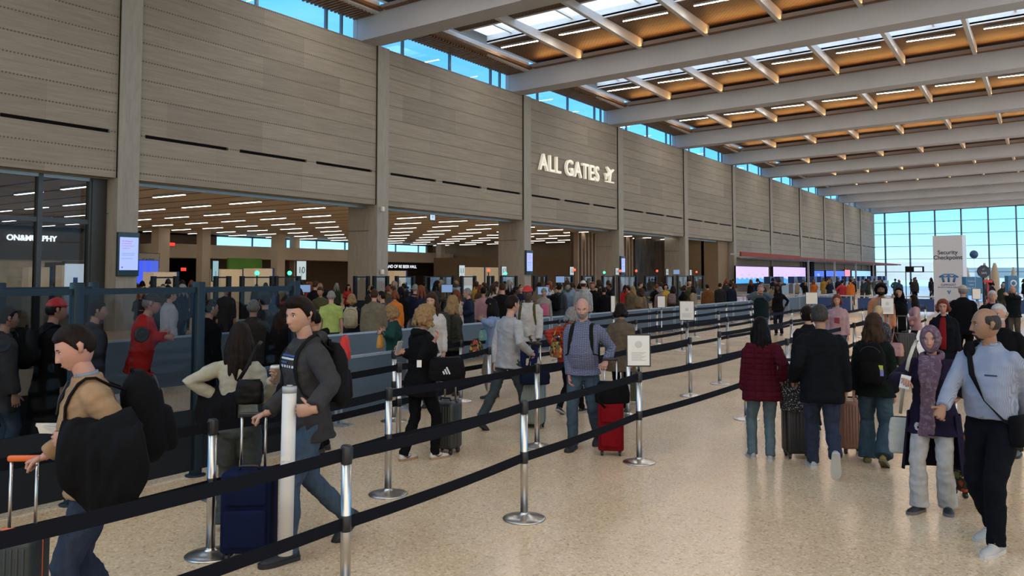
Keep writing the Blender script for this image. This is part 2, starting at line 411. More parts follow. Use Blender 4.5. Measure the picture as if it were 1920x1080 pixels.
for k in range(0,12):
    ya=yb_(k-1)+BW; yb=min(yb_(k),YE); 
    if ya>YE-3: continue
    b=MB(); slab(b,ya,yb-7.3,ZC,ZC+.1,-D+1.4,XR); slab(b,yb-4.8,yb+BW,ZC,ZC+.1,-D+1.4,XR)
    o=st(b,'ceiling',[M_WOOD],'brown perforated wood ceiling panels between the beams'); o['group']='wood ceiling bays'
    b=MB(); slab(b,yb-7.38,yb-7.3,ZC-.06,ZC+.42,-D+1.4,XR); slab(b,yb-4.8,yb-4.72,ZC-.06,ZC+.42,-D+1.4,XR)
    n=0; x=-D+3
    while x<XR: slab(b,yb-7.3,yb-4.8,ZC+.25,ZC+.38,x,x+.12); x+=1.96*2
    o=st(b,'skylight_frame',[M_CURB],'white skylight curb between wood ceiling panels'); o['group']='skylight curbs'
    b=MB(); slab(b,yb-7.3,yb-4.8,ZC+.40,ZC+.42,-D+1.4,XR)
    o=st(b,'window_skylight',[M_SKYL],'long skylight pane in the roof'); o['group']='skylight panes'
    # fins
    for j in range(0,11):
        xf=-D*(.965-.139*j)
        if xf>XR: break
        b=MB(); t=.11 if j else .18
        # tapered web
        za,zb=HT+1.0,ZC-.01; zl=HT+1.32
        vs=[]; 
        for xx in (xf-t,xf+t):
            vs+=[(xx,ya,zb+zr(xf)-.30),(xx,yb,za+.12+zr(xf)),(xx,yb,zb+zr(xf)),(xx,ya,zb+zr(xf))]
        b.add(vs,[(3,2,1,0),(4,5,6,7),(0,1,5,4),(1,2,6,5),(2,3,7,6),(3,0,4,7)])
        o=st(b,'ceiling_fin',[M_FIN],'slim white roof purlin crossing between two beams'); o['group']='roof purlins'
        if k>=1 and j<10:
            pass
    # clerestory
    b=MB(); slab(b,ya,yb,HT+1.22,HT+1.36,-D-.5,-D+1.4,0)
    yy=ya
    while yy<yb: slab(b,yy,yy+.10,HT+1.10,HT+1.22,-D-.45,-D+.9,0); yy+=.25
    o=st(b,'soffit',[M_SOFF],'brown slatted soffit above the clerestory windows'); o['group']='clerestory soffits'
    b=MB(); slab(b,ya,yb,HT+1.36,ZC+.3,-D-.5,-D-.4); st(b,'trim_4',[M_STEEL],'white fascia over the clerestory windows')['group']='clerestory fascias'
    b=MB(); yy=ya+2.1
    while yy<yb-.4: b.box(-D-.36,-D-.22,yy-.06,yy+.06,HT,HT+1.3); yy+=4.0
    b.box(-D-.36,-D-.22,ya,yb,HT-.02,HT+.05)
    b.box(-D-.36,-D-.22,yb-1.15,yb-1.05,HT,HT+1.3)
    fr=st(b,'window_clerestory',[M_MULL],'clerestory window band above the stone wall'); fr['group']='clerestory windows'
    b=MB(); b.box(-D-.30,-D-.28,ya,yb,HT,HT+1.3); g=b.build('pane',[M_GLS],fr)
# continuous outer skin: roof deck sides
b=MB(); slab(b,-14,YE,ZC+.9,ZC+.95,-D-.6,-D+1.4); st(b,'roof_edge',[M_STEEL],'roof edge above the clerestory')
# cove lights on the ledges (real lamps of the place)
for k in range(0,12):
    y=yb_(k)
    if y>YE: continue
    L=bpy.data.lights.new('cove_light','AREA'); L.shape='RECTANGLE'; L.size=(XR+D-2); L.size_y=.06; L.energy=460 ; L.color=(1,.47,.13)
    o=bpy.data.objects.new('cove_light',L); COL.objects.link(o); xm=(XR-D+2)/2
    o.location=(xm,y-.28,HT+1.24+zr(xm)); o.rotation_euler=(PI+math.radians(48),-math.atan(PITR),0)
# linear luminaires in the wood ceiling
b=MB(); b.box(-1.25,1.25,-.07,.07,-.12,.0,0); lum0=b.build('linear_luminaire',[M_LHOUS])
b=MB(); b.box(-1.24,1.24,-.055,.055,-.123,-.1205); b.build('diffuser',[M_LAMP],lum0)
tag(lum0,'white linear luminaire on the brown wood ceiling between purlins','light',group='linear luminaires on the wood ceiling')
first=True
for k in range(1,12):
    yb=min(yb_(k),YE)
    for j in range(0,9):
        xf=-D*(.965-.139*(j+.5))
        if xf>2 and j>8: break
        loc=(xf,yb-3.75,ZC-.002+zr(xf))
        if first: lum0.location=loc; first=False; continue
        c=clone(lum0,loc)
# ---------------------------------------------------------------- far glass wall
b=MB()
for i in range(-1,12):
    x=-26.2-4.15+4.15*i
    if x<-D+.3: continue
    b.box(x-.13,x+.13,YE,YE+.5,0,HT+.3+zr(x))
for z in (2.6,4.95,7.25,9.5,11.7): b.box(-D,XR,YE+.1,YE+.35,z-.05,z+.05)
slab(b,YE,YE+.5,HT-.1,HT+.35,-D,XR)
fr=st(b,'window_far',[M_MULL],'glazed end wall of the hall with slim blue-grey mullions')
b=MB(); b.box(-D,XR,YE+.2,YE+.22,0,HT+.6); b.build('pane',[M_GLS],fr)
b=MB(); b.box(-D-12,XR,YE,YE+.5,HT+.35,HT+3.2); st(b,'wall_far',[M_STEEL],'fascia above the glazed end wall')
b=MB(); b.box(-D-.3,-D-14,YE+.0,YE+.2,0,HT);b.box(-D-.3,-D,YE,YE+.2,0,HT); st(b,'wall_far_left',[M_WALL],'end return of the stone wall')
# right side kerb facade: mullions only show the daylight side
b=MB()
for i in range(0,44): b.box(XR,XR+.3,-14+4.1*i-.1,-14+4.1*i+.1,0,HT+2)
for z in (2.6,4.95,7.25,9.5,11.7): b.box(XR+.05,XR+.25,-14,YE,z-.05,z+.05)
st(b,'wall_right',[M_MULL],'kerbside curtain wall frame')
# roof above everything keeps the top dark except skylights
# outside apron
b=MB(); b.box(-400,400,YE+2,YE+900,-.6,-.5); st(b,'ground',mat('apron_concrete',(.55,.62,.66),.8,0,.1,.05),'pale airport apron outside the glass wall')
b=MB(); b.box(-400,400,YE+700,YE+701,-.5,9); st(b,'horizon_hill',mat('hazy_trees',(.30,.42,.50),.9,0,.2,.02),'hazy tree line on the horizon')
# ================================================================== security hall behind the portals
HX=-66.0; HY=80.0; HC=5.8
def mk_baffle():
    m,nt,b=base_mat('wood_baffle_ceiling'); P=nt.pos(); x,y,z=nt.xyz(P)
    gap=nt.math('LESS_THAN',nt.math('FRACT',nt.math('DIVIDE',nt.math('ADD',y,.9),2.15)),.10)
    g=nt.noise(nt.scale(P,(.4,3,1)),2,4,.6)
    c=nt.ramp(g,[(.3,(.50,.42,.33)),(.7,(.60,.51,.41))]); c=nt.mix(gap,c,(.035,.026,.02))
    nt.put(b.inputs['Base Color'],c); b.inputs['Roughness'].default_value=.7; return m
M_BAF=mk_baffle()
M_BROWN=mat('brown_wall_panel',(.20,.145,.09),.7,0,.08,.3)
M_BROWN2=mat('dark_brown_wall_panel',(.13,.093,.065),.7,0,.08,.3)
M_BEIGE=mat('beige_bulkhead',(.58,.50,.40),.7,0,.06,.3)
b=MB(); b.box(HX,-D-.9,3.0,HY,HC,HC+.2)
st(b,'ceiling_hall',[M_BAF],'low wood baffle ceiling over the security checkpoint')
b=MB(); b.box(HX-.3,HX,12,HY,0,4.7); b.box(HX-.3,HX,12,48,4.7,HC+.2); b.box(HX-.3,HX,79,HY,4.7,HC+.2); b.box(HX-.3,HX,12,HY,5.66,HC+.2)
b.box(HX+.0,HX+3.5,40,HY-.1,3.5,4.7,1)
st(b,'wall_back',[M_BROWN2,M_BEIGE],'brown back wall of the checkpoint with a beige bulkhead')
b=MB()
for i in range(8): b.box(HX-.2,HX-.05,48+4.2*i-.06,48+4.2*i+.06,4.7,5.66)
fr=st(b,'window_back',[M_MULL],'strip window high in the checkpoint back wall')
b=MB(); b.box(HX-.16,HX-.14,48,79,4.7,5.66); b.build('pane',[M_GLS],fr)
b=MB(); b.box(HX,-D-2,HY,HY+.3,0,HC+.2); b.box(-30.3,-28.5,HY,83.1,0,HC)
for x in range(-62,-30,4): b.box(x-.02,x+.02,HY-.012,HY+.01,4.1,HC,1)
b.box(HX,-D-2,HY-.012,HY+.01,4.06,4.1,1)
st(b,'wall_end',[M_BROWN,M_BROWN2],'flat brown panelled end wall of the checkpoint')
b=MB(); b.box(-60,-41,HY-7,HY-.02,0,4.0); st(b,'wall_block',[M_BROWN],'lower brown wall block in the checkpoint')
b=MB(); b.box(HX,-D-1,2.8,3.0,0,HC+.2); b.box(HX,-D-15,12,12.2,0,HC); st(b,'wall_near',[M_BROWN2],'near side wall of the checkpoint hall')
for (px,x,wd) in ((300,-60,1.0),(381,-60,.8),(521,-60,.9),(552,-64,.7),(826,-62,.8)):
    p=onX(px,500,x); b=MB(); b.box(x-wd/2,x+wd/2,p.y-wd/2,p.y+wd/2,0,HC)
    o=st(b,'hall_column',[M_BEIGE],'square beige column standing in the checkpoint hall'); o['group']='checkpoint hall columns'
# hall luminaires
b=MB(); b.box(-1.2,1.2,-.09,.09,-.11,0); hl0=b.build('linear_luminaire',[M_LHOUS])
b=MB(); b.box(-1.19,1.19,-.075,.075,-.125,-.1105); b.build('diffuser',[M_LAMPH],hl0)
tag(hl0,'warm linear luminaire on the low wood baffle ceiling of the checkpoint','light',group='checkpoint hall luminaires')
first=True
for j in range(0,18):
    for i in range(0,9):
        y=5.15+4.29*j; x=-30.2-4.1*i
        if y>HY-1 or (y<13 and x<-58): continue
        if first: hl0.location=(x,y,HC); first=False
        else: clone(hl0,(x,y,HC))
# store beyond the glazed bay
b=MB(); 
p0=pil(0)+.4; p1=pil(1)-.4
ym=onX(72,400,-28.8).y; ye=onX(166,400,-28.8).y
for y,wd in ((p0+.1,.1),(ym,.13),(ye+.02,.10),(ym-2.9,.06)): b.box(-28.9,-28.65,y-wd/2-.03,y+wd/2,0,HL)
b.box(-28.9,-28.68,p0,ye,3.82,3.98); b.box(-28.9,-28.68,p0,ye,0,.15); b.box(-28.9,-28.68,p0,ye,5.38,5.5)
b.box(-28.9,-28.6,ye+.02,p1,0,HL,0)
fr=st(b,'window_storefront',[mat('bronze_mullion',(.045,.05,.052),.4,.4,.1)],'dark framed glass storefront in the first portal')
b=MB(); b.box(-28.79,-28.77,p0,ye,.1,5.4); b.build('pane',[glass('storefront_glass',(.85,.9,.95),.08,.8)],fr)
# shop
SX=-44.0
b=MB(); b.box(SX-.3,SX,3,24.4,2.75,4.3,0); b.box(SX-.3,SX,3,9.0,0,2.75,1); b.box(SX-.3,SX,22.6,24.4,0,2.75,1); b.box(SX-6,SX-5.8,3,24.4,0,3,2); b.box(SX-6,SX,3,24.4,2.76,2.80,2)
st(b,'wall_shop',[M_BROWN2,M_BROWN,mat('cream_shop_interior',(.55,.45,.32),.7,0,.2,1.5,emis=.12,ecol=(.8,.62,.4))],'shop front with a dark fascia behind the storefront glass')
sg=empty('shop_sign',(SX+.03,onX(60,447,SX+.03).y,onX(60,447,SX).z),label='white lit shop lettering on a dark fascia behind the storefront glass',cat='sign')
text('ON&MURPHY',.40,emit('white_sign_light',(.95,.97,1),1.6),'lettering',sg,.02,M=face_M((0.02,0,0),(1,0,0)),bold=.012)
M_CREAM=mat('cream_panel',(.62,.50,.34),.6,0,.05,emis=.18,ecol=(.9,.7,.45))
M_NAVY=mat('navy_panel',(.02,.05,.16),.5,0,.1); M_BLUEB=mat('blue_panel_edge',(.02,.08,.3),.5,0,.1)
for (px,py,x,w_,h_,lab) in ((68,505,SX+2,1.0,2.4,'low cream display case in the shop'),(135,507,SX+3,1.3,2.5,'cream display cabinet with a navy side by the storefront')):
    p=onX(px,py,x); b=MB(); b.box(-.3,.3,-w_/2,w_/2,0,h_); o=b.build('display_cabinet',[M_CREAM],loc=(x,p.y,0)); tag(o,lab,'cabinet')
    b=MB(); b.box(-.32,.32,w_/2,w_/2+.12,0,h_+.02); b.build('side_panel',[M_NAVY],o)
# poster in shop
p=onX(141,512,-36.); b=MB(); b.box(-.03,.03,-.45,.45,.3,2.5); po=b.build('poster_stand',[mat('white_poster',(.8,.85,.9),.5,0,.03,emis=.5,ecol=(.8,.9,1))],loc=(-36,p.y,0)); tag(po,'white lit poster stand with red and blue figures','poster')
b=MB(); b.box(.031,.035,-.1,.1,1.2,1.9,0); b.box(.031,.035,-.2,.0,.7,1.2,1); b.box(.031,.035,.0,.25,.9,1.3,1); b.build('figure_print',[mat('poster_blue',(.05,.15,.5),.5,0,0),mat('poster_red',(.6,.08,.05),.5,0,0)],po)
# green wall and dark door recess, booths in the back
def onback(px,py,x): return onX(px,py,x)
b=MB(); p=onX(463,500,-58); b.box(-58.2,-58,p.y-1.9,p.y+1.6,0,3.45); st(b,'wall_green',[mat('green_wall',(.10,.28,.04),.6,0,.2,.5)],'green feature wall at the back of the checkpoint')
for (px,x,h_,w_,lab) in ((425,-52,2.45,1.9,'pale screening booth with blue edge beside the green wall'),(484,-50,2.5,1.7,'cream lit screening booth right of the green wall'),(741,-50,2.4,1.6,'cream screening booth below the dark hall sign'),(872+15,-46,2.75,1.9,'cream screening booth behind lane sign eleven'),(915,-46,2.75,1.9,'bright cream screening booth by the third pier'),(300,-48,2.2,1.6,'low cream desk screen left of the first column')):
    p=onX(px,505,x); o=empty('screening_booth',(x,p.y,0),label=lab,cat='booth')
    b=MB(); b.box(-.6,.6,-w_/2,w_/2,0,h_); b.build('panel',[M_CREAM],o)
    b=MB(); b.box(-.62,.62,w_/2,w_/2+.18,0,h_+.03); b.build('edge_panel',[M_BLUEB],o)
# overhead signs
def flatsign(name,px,py,x,w_,h_,mats,lab,cat='sign',txt=None,ts=.3,tcol=None,face=(1,0,0),back=M_BLK,gap=.0,pole=False,ty=0,tx=0):
    p=onX(px,py,x); o=empty(name,(p.x,p.y,0 if pole else p.z),label=lab,cat=cat); zc=p.z if pole else 0
    b=MB(); b.box(-.04,.0,-w_/2-.03,w_/2+.03,zc-h_/2-.03,zc+h_/2+.03); b.build('housing',[back],o)
    b=MB(); b.box(.0,.012,-w_/2,w_/2,zc-h_/2,zc+h_/2); b.build('face',[mats],o)
    if txt: text(txt,ts,tcol,'lettering',o,.003,M=face_M((.016,ty,zc+tx),face))
    if pole:
        b=MB(); b.cyl((-.02,0,0),(-.02,0,zc),.035,8); b.lathe([(.22,0),(.22,.02),(.05,.04)],(-.02,0,0),12); b.build('pole',[M_BLK],o)
    return o
M_SCRB=emit('blue_screen_light',(.16,.30,.85),1.0); M_TXW=emit('white_text_light',(.9,.95,1),1.2)
M_INK=mat('black_ink',(.015,.018,.022),.6,0,0); M_TEAL=mat('dark_teal_ink',(.02,.12,.16),.6,0,0)
flatsign('hall_sign',752,500,-57,5.6,.85,M_DARK,'dark fascia with white hall lettering behind the second pier','sign','LAND OF RE BEER HALL',.46,M_TXW)
flatsign('gate_sign',278,488,-50,1.6,.9,mat('beige_sign',(.42,.38,.32),.6,0,.05),'beige hanging wayfinding sign left of the first column','sign','GATES',.3,M_INK)
for i,px in enumerate((256,270,286)):
    flatsign('departure_screen',px,510,-49,.80,1.5,emit('departure_screen_light',(.08,.15,.85),.6),('left blue departure screen below the beige hanging sign','middle blue departure screen below the beige hanging sign','right blue departure screen below the beige hanging sign')[i],'screen')
flatsign('hanging_sign',811,407,-29.6,.42,.34,emit('pale_sign_light',(.5,.68,.85),.8),'small pale hanging sign under the second lintel','sign','3',.2,M_INK)
for px,py,lab in ((323,458,'small red exit light high on the brown wall'),(344,505,'small red exit sign above the far door')):
    flatsign('exit_light',px,py,-62,.5,.28,emit('red_exit_light',(.9,.06,.04),.9),lab,'sign')
o=flatsign('air_unit',1100,474,-60,2.0,.5,mat('white_unit',(.6,.6,.58),.5,0,.05,emis=.15),'white box shaped unit high on the brown wall','unit')
p=onX(345,500,HX+.1); b=MB(); b.box(HX+.01,HX+.05,p.y-1.4,p.y+1.4,0,4.3); st(b,'door_1',[M_DARK],'dark door recess in the back wall')
# pier screens
for k,(px,py,h_,w_,lab) in ((1,(229,475,1.32,.70,'portrait information screen on the first stone pilaster')),(3,(988,491,1.28,.66,'portrait information screen on the third stone pilaster')),(4,(1159,497,1.2,.6,'narrow blue information screen on the fourth stone pilaster'))):
    p=onX(px,py,-D+.2); o=empty('information_screen',(-D+.2,pil(k)-.02,p.z),label=lab,cat='screen')
    b=MB(); b.rbox(-.08,.08,-w_/2-.05,w_/2+.05,-h_/2-.16,h_/2+.10,.02); b.build('housing',[mat('screen_housing',(.02,.05,.065),.4,.2,.1)],o)
    b=MB(); b.box(.08,.085,-w_/2,w_/2,-h_/2+.06,h_/2-.08); b.build('display',[emit('lilac_screen_light',(.33,.42,.92),.85)],o)
    R_=emit('crimson_text_light',(.5,.08,.3),.6); B_=emit('navy_text_light',(.07,.12,.5),.6)
    for q,(t,s_) in enumerate((('No Weapons',.075),('are permitted',.065),('No weapons allowed in',.052),('screening areas',.052))): text(t,s_,R_,'lettering',o,.001,'LEFT',face_M((.088,-w_/2+.07,h_/2-.22-.085*q),(1,0,0)))
    for q,t in enumerate(('Travelers must present all items','before entering the checkpoint.','','Ask an officer for assistance')): 
        if t: text(t,.038,B_,'lettering',o,.001,'LEFT',face_M((.088,-w_/2+.07,h_/2-.66-.06*q),(1,0,0)))
    b=MB(); b.lathe([(.03,0),(.03,.002)],(0,0,0),14,M=face_M((.087,-w_/2+.1,-h_/2+.16),(1,0,0))); b.build('emblem',[B_],o)
# small devices on pier 2
for px,py,lab in ((717,392,'small white sensor box high on the second pilaster'),(716,510,'small white camera dome low on the second pilaster')):
    p=onX(px,py,-D+.2); b=MB(); b.rbox(-.06,.09,-.09,.09,-.12,.12,.03); o=b.build('sensor_box',[mat('white_plastic',(.6,.6,.58),.4,0,.03)],loc=(-D+.2,p.y,p.z)); tag(o,lab,'sensor')
# ALL GATES sign
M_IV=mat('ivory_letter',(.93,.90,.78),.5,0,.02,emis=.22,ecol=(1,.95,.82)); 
y0=onX(1006,317,-D).y; y1=onX(1118,330,-D).y; zc=onX(1006,303,-D).z
sg=empty('gates_sign',(-D+.05,y0,0),label='large ivory ALL GATES lettering with a departing plane pictogram on the stone wall',cat='sign')
zA=(onX(1006,291,-D).z+onX(1006,318,-D).z)/2
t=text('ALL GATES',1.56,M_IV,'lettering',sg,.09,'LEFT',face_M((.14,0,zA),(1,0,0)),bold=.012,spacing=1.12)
t.data.transform(Matrix.Diagonal(((y1-y0)/(max(v.co.x for v in t.data.vertices)),1,1,1)))
# plane pictogram, polygon in (y,z)
pl=[(-.55,.02),(-.42,.10),(-.28,-.05),(.02,.10),(-.30,.46),(-.14,.50),(.30,.22),(.50,.33),(.62,.33),(.60,.24),(.16,-.06),(.14,-.52),(.02,-.56),(-.08,-.18),(-.38,-.32)]
_h=[(.62,.0),(.56,.055),(.22,.075),(-.10,.46),(-.22,.46),(-.06,.08),(-.40,.06),(-.50,.20),(-.60,.20),(-.54,.0)]
pl=_h+[(a,-c) for a,c in reversed(_h[1:-1])]
pl=[(a*math.cos(.45)-c*math.sin(.45),a*math.sin(.45)+c*math.cos(.45)) for a,c in pl]
yp=onX(1138,326,-D).y-y0
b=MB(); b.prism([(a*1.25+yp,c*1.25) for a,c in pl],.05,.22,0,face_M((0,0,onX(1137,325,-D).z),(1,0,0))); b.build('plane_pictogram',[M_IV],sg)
b=MB(); zz=onX(1137,341,-D).z; b.box(.05,.2,yp-.62,yp+.72,zz-.06,zz+.03); b.build('runway_bar',[M_IV],sg)
# wood fin screen and dark mesh screen in the last portals
b=MB(); y=60.0
while y<71: b.box(-34.0,-33.6,y,y+.22,0,HC-.14); y+=.62
o=b.build('fin_screen',[mat('fin_wood',(.30,.23,.17),.6,0,.15,2)],None); tag(o,'screen of tall vertical wooden fins in the fifth portal','screen')
b=MB(); b.box(-34.3,-34.2,59.9,71.2,0,HC-.14); bb=b.build('backing',[M_BROWN2],o)
def mk_mesh():
    m,nt,b=base_mat('dark_metal_mesh'); P=nt.pos(); x,y,z=nt.xyz(P)
    f=nt.noise(nt.scale(P,(1,1,.25)),2.2,4,.6); g=nt.math('GREATER_THAN',nt.math('FRACT',nt.math('MULTIPLY',z,6)),.55)
    c=nt.ramp(f,[(.35,(.035,.028,.024)),(.62,(.13,.10,.08)),(.8,(.22,.18,.15))]); c=nt.mix(nt.math('MULTIPLY',g,.4),c,(.02,.02,.02))
    nt.put(b.inputs['Base Color'],c); b.inputs['Roughness'].default_value=.35; b.inputs['Metallic'].default_value=.5; return m
b=MB(); b.box(-33.8,-33.7,71.5,79.9,0,HC-.14); o=b.build('mesh_screen',[mk_mesh()]); tag(o,'dark reflective metal mesh screen in the sixth portal','screen')
# ================================================================== checkpoint lanes (row of glazed dividers, lane signs, beacons)
LX=-24.5
M_CLEAR=glass('clear_acrylic',(.93,.96,.97),.05,.93)
def divider(px0,px1,x,lab,top=None):
    y0=onX(px0,520,x).y; y1=onX(px1,520,x).y; z1=top or onX((px0+px1)/2,519.5,x).z; z1=1.95
    o=empty('lane_divider',(x,y0,0),label=lab,cat='divider',group='glazed lane dividers')
    for yy in (0,y1-y0):
        b=MB(); b.box(-.06,.06,yy-.07,yy+.07,0,z1+.02); b.build('post',[M_BLK],o)
    b=MB(); b.box(-.03,.03,0,y1-y0,z1-.05,z1); b.box(-.03,.03,0,y1-y0,.9,.96); b.build('rail',[M_BLK],o)
    b=MB(); b.box(-.01,.01,.05,y1-y0-.05,.96,z1-.05); b.build('pane',[M_CLEAR],o)
    b=MB(); b.box(-.03,.03,.05,y1-y0-.05,.1,.9); b.build('lower_panel',[M_BLK],o)
dv=[(288,330,-24),(405,429,-24),(454,510,-24),(518,560,-24),(666,690,-24),(702,726,-23),(744,775,-23),(797,850,-24),(866,890,-23),(916,924,-23),(940,968,-24),(1002,1025,-24),(1046,1073,-23),(1092,1112,-23),(1130,1151,-23),(1161,1193,-23),(1210,1230,-23),(1248,1262,-23),(1271,1290,-23),(1300,1318,-23)]
near=['left of the first booths','beside the pale booth','below the green wall','beside lane sign ten','left of the second pier','in front of the second pier','right of the second pier','left of lane sign eleven','below lane sign eleven','right of lane sign eleven','below lane sign twelve','right of the third pier screen','left of lane sign thirteen','right of lane sign thirteen','left of lane sign fourteen','below lane sign fourteen','left of lane sign fifteen','below lane sign fifteen','left of the sixth pier','in front of the dark mesh screen']
for (a,c,x),nn in zip(dv,near): divider(a,c,x,'black framed clear lane divider '+nn)
M_SGN=mat('white_sign_face',(.62,.72,.74),.5,0,.02,emis=.18)
for num,px,py,wd,h_ in (('10',565,507,.42,.66),('11',866,508,.40,.50),('12',945,508,.38,.42),('13',1072,508,.40,.44),('14',1157,509,.40,.40),('15',1251,510,.38,.38),('17',1295,511,.36,.36)):
    flatsign('lane_sign',px,py,LX,wd*1.1,h_*1.1,M_SGN,'white lane sign numbered %s on a black pole'%{'10':'ten','11':'eleven','12':'twelve','13':'thirteen','14':'fourteen','15':'fifteen','17':'seventeen'}[num],'sign',num,.36,M_TEAL,pole=True)
flatsign('lane_sign',404,508,LX,.22,.7,emit('teal_sign_light',(.3,.5,.55),.5),'narrow edge-on lane sign beside the pale booth','sign',pole=True)
GR=emit('green_beacon_light',(.05,.9,.35),2.2); RD=emit('red_beacon_light',(1,.08,.04),2.0)
for px,py,m_,lab in ((482,512,GR,'green lane beacon in front of the cream booth'),(543,512,GR,'green lane beacon left of lane sign ten'),(948,513,GR,'green lane beacon beside lane sign twelve'),(1133,511,GR,'green lane beacon right of lane sign thirteen'),(916,507,RD,'red lane beacon left of lane sign twelve'),(1077,506,RD,'red lane beacon beside lane sign thirteen'),(1163,508,RD,'red lane beacon beside lane sign fourteen'),(1193,508,RD,'red lane beacon right of lane sign fourteen'),(1232,508,RD,'red lane beacon left of lane sign fifteen'),(1271,509,RD,'red lane beacon right of lane sign fifteen'),(1306,510,RD,'red lane beacon right of lane sign seventeen')):
    p=onX(px,py,LX+.4); o=empty('lane_beacon',(p.x,p.y,0),label=lab,cat='beacon')
    b=MB(); b.cyl((0,0,0),(0,0,p.z-.08),.025,8); b.build('pole',[M_BLK],o)
    b=MB(); b.ball((0,0,p.z),.085,10,8); b.build('lamp',[m_],o)
# ================================================================== ticket counters far along the wall
b=MB(); b.box(-24.5,-23.6,72,84,3.86,3.98,0); b.box(-D+.02,-23.6,84,YE-.5,3.86,3.98,0); b.box(-23.65,-23.5,72,92,3.72,4.12,1); b.box(-23.65,-23.5,92,YE-.5,3.80,4.0,1)
y=85
while y<YE-2: b.box(-D+.02,-23.7,y,y+.12,3.75,3.86,0); y+=2.2
o=b.build('counter_canopy',[mat('pale_canopy',(.42,.46,.48),.6,0,.05),mat('rust_canopy_edge',(.20,.022,.008),.7,0,.1)]); tag(o,'long flat canopy with a rust edge over the ticket counters','canopy')
for i,y in enumerate([pil(k) for k in range(7,11)]):
    b=MB(); b.box(-23.9,-23.7,y-.1,y+.1,0,3.8); o=b.build('canopy_post',[M_STEEL]); tag(o,'slim white post holding the ticket counter canopy','post',group='canopy posts')
def disp(px0,px1,py0,py1,mats,lab,x=-27.6,extra=None):
    y0=onX(px0,510,x).y; y1=onX(px1,510,x).y; pm=(px0+px1)/2; z1=onX(pm,py0,x).z; z0=onX(pm,py1,x).z
    o=empty('display_wall',(x,y0,z0),label=lab,cat='screen')
    b=MB(); b.box(-.15,-.01,-.05,y1-y0+.05,-.05,z1-z0+.05); b.build('frame',[M_DARK],o)
    b=MB(); b.box(-.01,.0,0,y1-y0,0,z1-z0); b.build('display',[mats],o)
    if extra: extra(o,y1-y0,z1-z0)
    return o
LIL=emit('lilac_display_light',(.62,.48,.86),.95); CYB=emit('blue_display_light',(.08,.38,.85),.9); ROY=emit('royal_blue_display_light',(.08,.16,.85),.85); PNK=emit('pink_display_light',(.95,.28,.36),.8); CYN=emit('pale_cyan_display_light',(.35,.66,.85),.8)
def hills(o,w_,h_):
    b=MB(); n=24
    vs=[];fs=[]
    for i in range(n+1):
        t=i/n; vs+=[(.005,t*w_,0),(.005,t*w_,h_*(.30+.06*math.sin(i*1.9)))]
    fs=[(2*i,2*i+2,2*i+3,2*i+1) for i in range(n)]
    b.add(vs,fs); b.build('hill_graphic',[CYB],o)
    for q in range(4): text('Flight %d'%(3+q) if False else '~ ~',.5,emit('violet_text_light',(.35,.2,.55),.6),'lettering',o,.001,'LEFT',face_M((.008,w_*(.12+.22*q),h_*.52),(1,0,0)))
disp(1380,1441,500,531,LIL,'lilac display wall with blue hills left of the white canopy post',extra=hills)
disp(1450,1512,501,531,LIL,'lilac display wall with blue hills right of the white canopy post',extra=hills)
def num(o,w_,h_): text('270',.9,emit('pale_text_light',(.5,.6,.95),1),'lettering',o,.001,M=face_M((.008,w_*.45,h_*.45),(1,0,0)))
disp(1525,1545,508,526,ROY,'royal blue display with pale numerals beside the dark pillar',extra=num)
disp(1549,1583,508,526,ROY,'wide royal blue display with pale numerals',extra=num)
disp(1584,1594,506,527,PNK,'pink display at the end of the blue screens')
disp(1597,1634,508,527,CYN,'pale cyan display next to the end of the stone wall')
for px,wd in ((1518,1.8),(1637,1.4)):
    p=onX(px,510,-27.2); b=MB(); b.box(-27.5,-26.8,p.y-wd/2,p.y+wd/2,0,3.9); o=st(b,'counter_pillar',[M_DARK],'dark pillar between the ticket counter displays'); o['group']='dark counter pillars'
# ticket counters
M_CTR=mat('grey_counter',(.20,.21,.22),.4,.2,.05); M_CTOP=mat('pale_counter_top',(.45,.47,.48),.3,0,.05)
cl=['under the first lilac display','under the second lilac display','beside the dark pillar','under the blue displays','under the wide blue display','under the pink display','under the cyan display','nearest the glass end wall']
for i in range(8):
    y=86+9*i; o=empty('ticket_counter',(-24.5,y,0),label='grey ticket counter with navy podium '+cl[i],cat='counter')
    b=MB(); b.box(-.4,.4,-3.6,3.6,0,1.05); b.build('body',[M_CTR],o)
    b=MB(); b.box(-.5,.5,-3.7,3.7,1.05,1.1); b.build('worktop',[M_CTOP],o)
    for yy in (-2.3,1.2): b=MB(); b.box(-.3,.35,yy-.7,yy+.7,1.1,1.85); b.build('podium',[M_NAVY],o)
# ================================================================== totem
p=W(1781,600,35.0); TP=Vector((p.x,p.y,0))
o=empty('totem',TP,label='tall white Security Checkpoint totem pillar with blue emblem',cat='sign'); TOT=o
dirc=(Vector((0,0,0))-TP); dirc.z=0; th=math.atan2(dirc.y,dirc.x); th-=.35
o.rotation_euler=(0,0,th)
b=MB(); b.box(-.45,0,-.62,.58,0,3.72); b.build('body',[mat('totem_white',(.56,.57,.62),.4,0,.02)],o)
b=MB(); b.box(-.47,.02,-.64,.60,0,.08); b.build('plinth',[M_LHOUS],o)
for t,z in (('Security',2.98),('Checkpoint',2.76),('Security',.86),('Checkpoint',.64)): text(t,.25,M_INK,'lettering',o,.002,M=face_M((.006,-.02,z),(1,0,0)),bold=.003)
for t,z,s_ in (('SUMMARIT',1.58,.13),('SECURITY CHECK POINTS',1.47,.075)): text(t,s_,mat('blue_ink',(.02,.06,.2),.6,0,0),'lettering',o,.002,M=face_M((.006,-.02,z),(1,0,0)))
BI=mat('emblem_blue',(.03,.14,.36),.5,0,0)
b=MB()
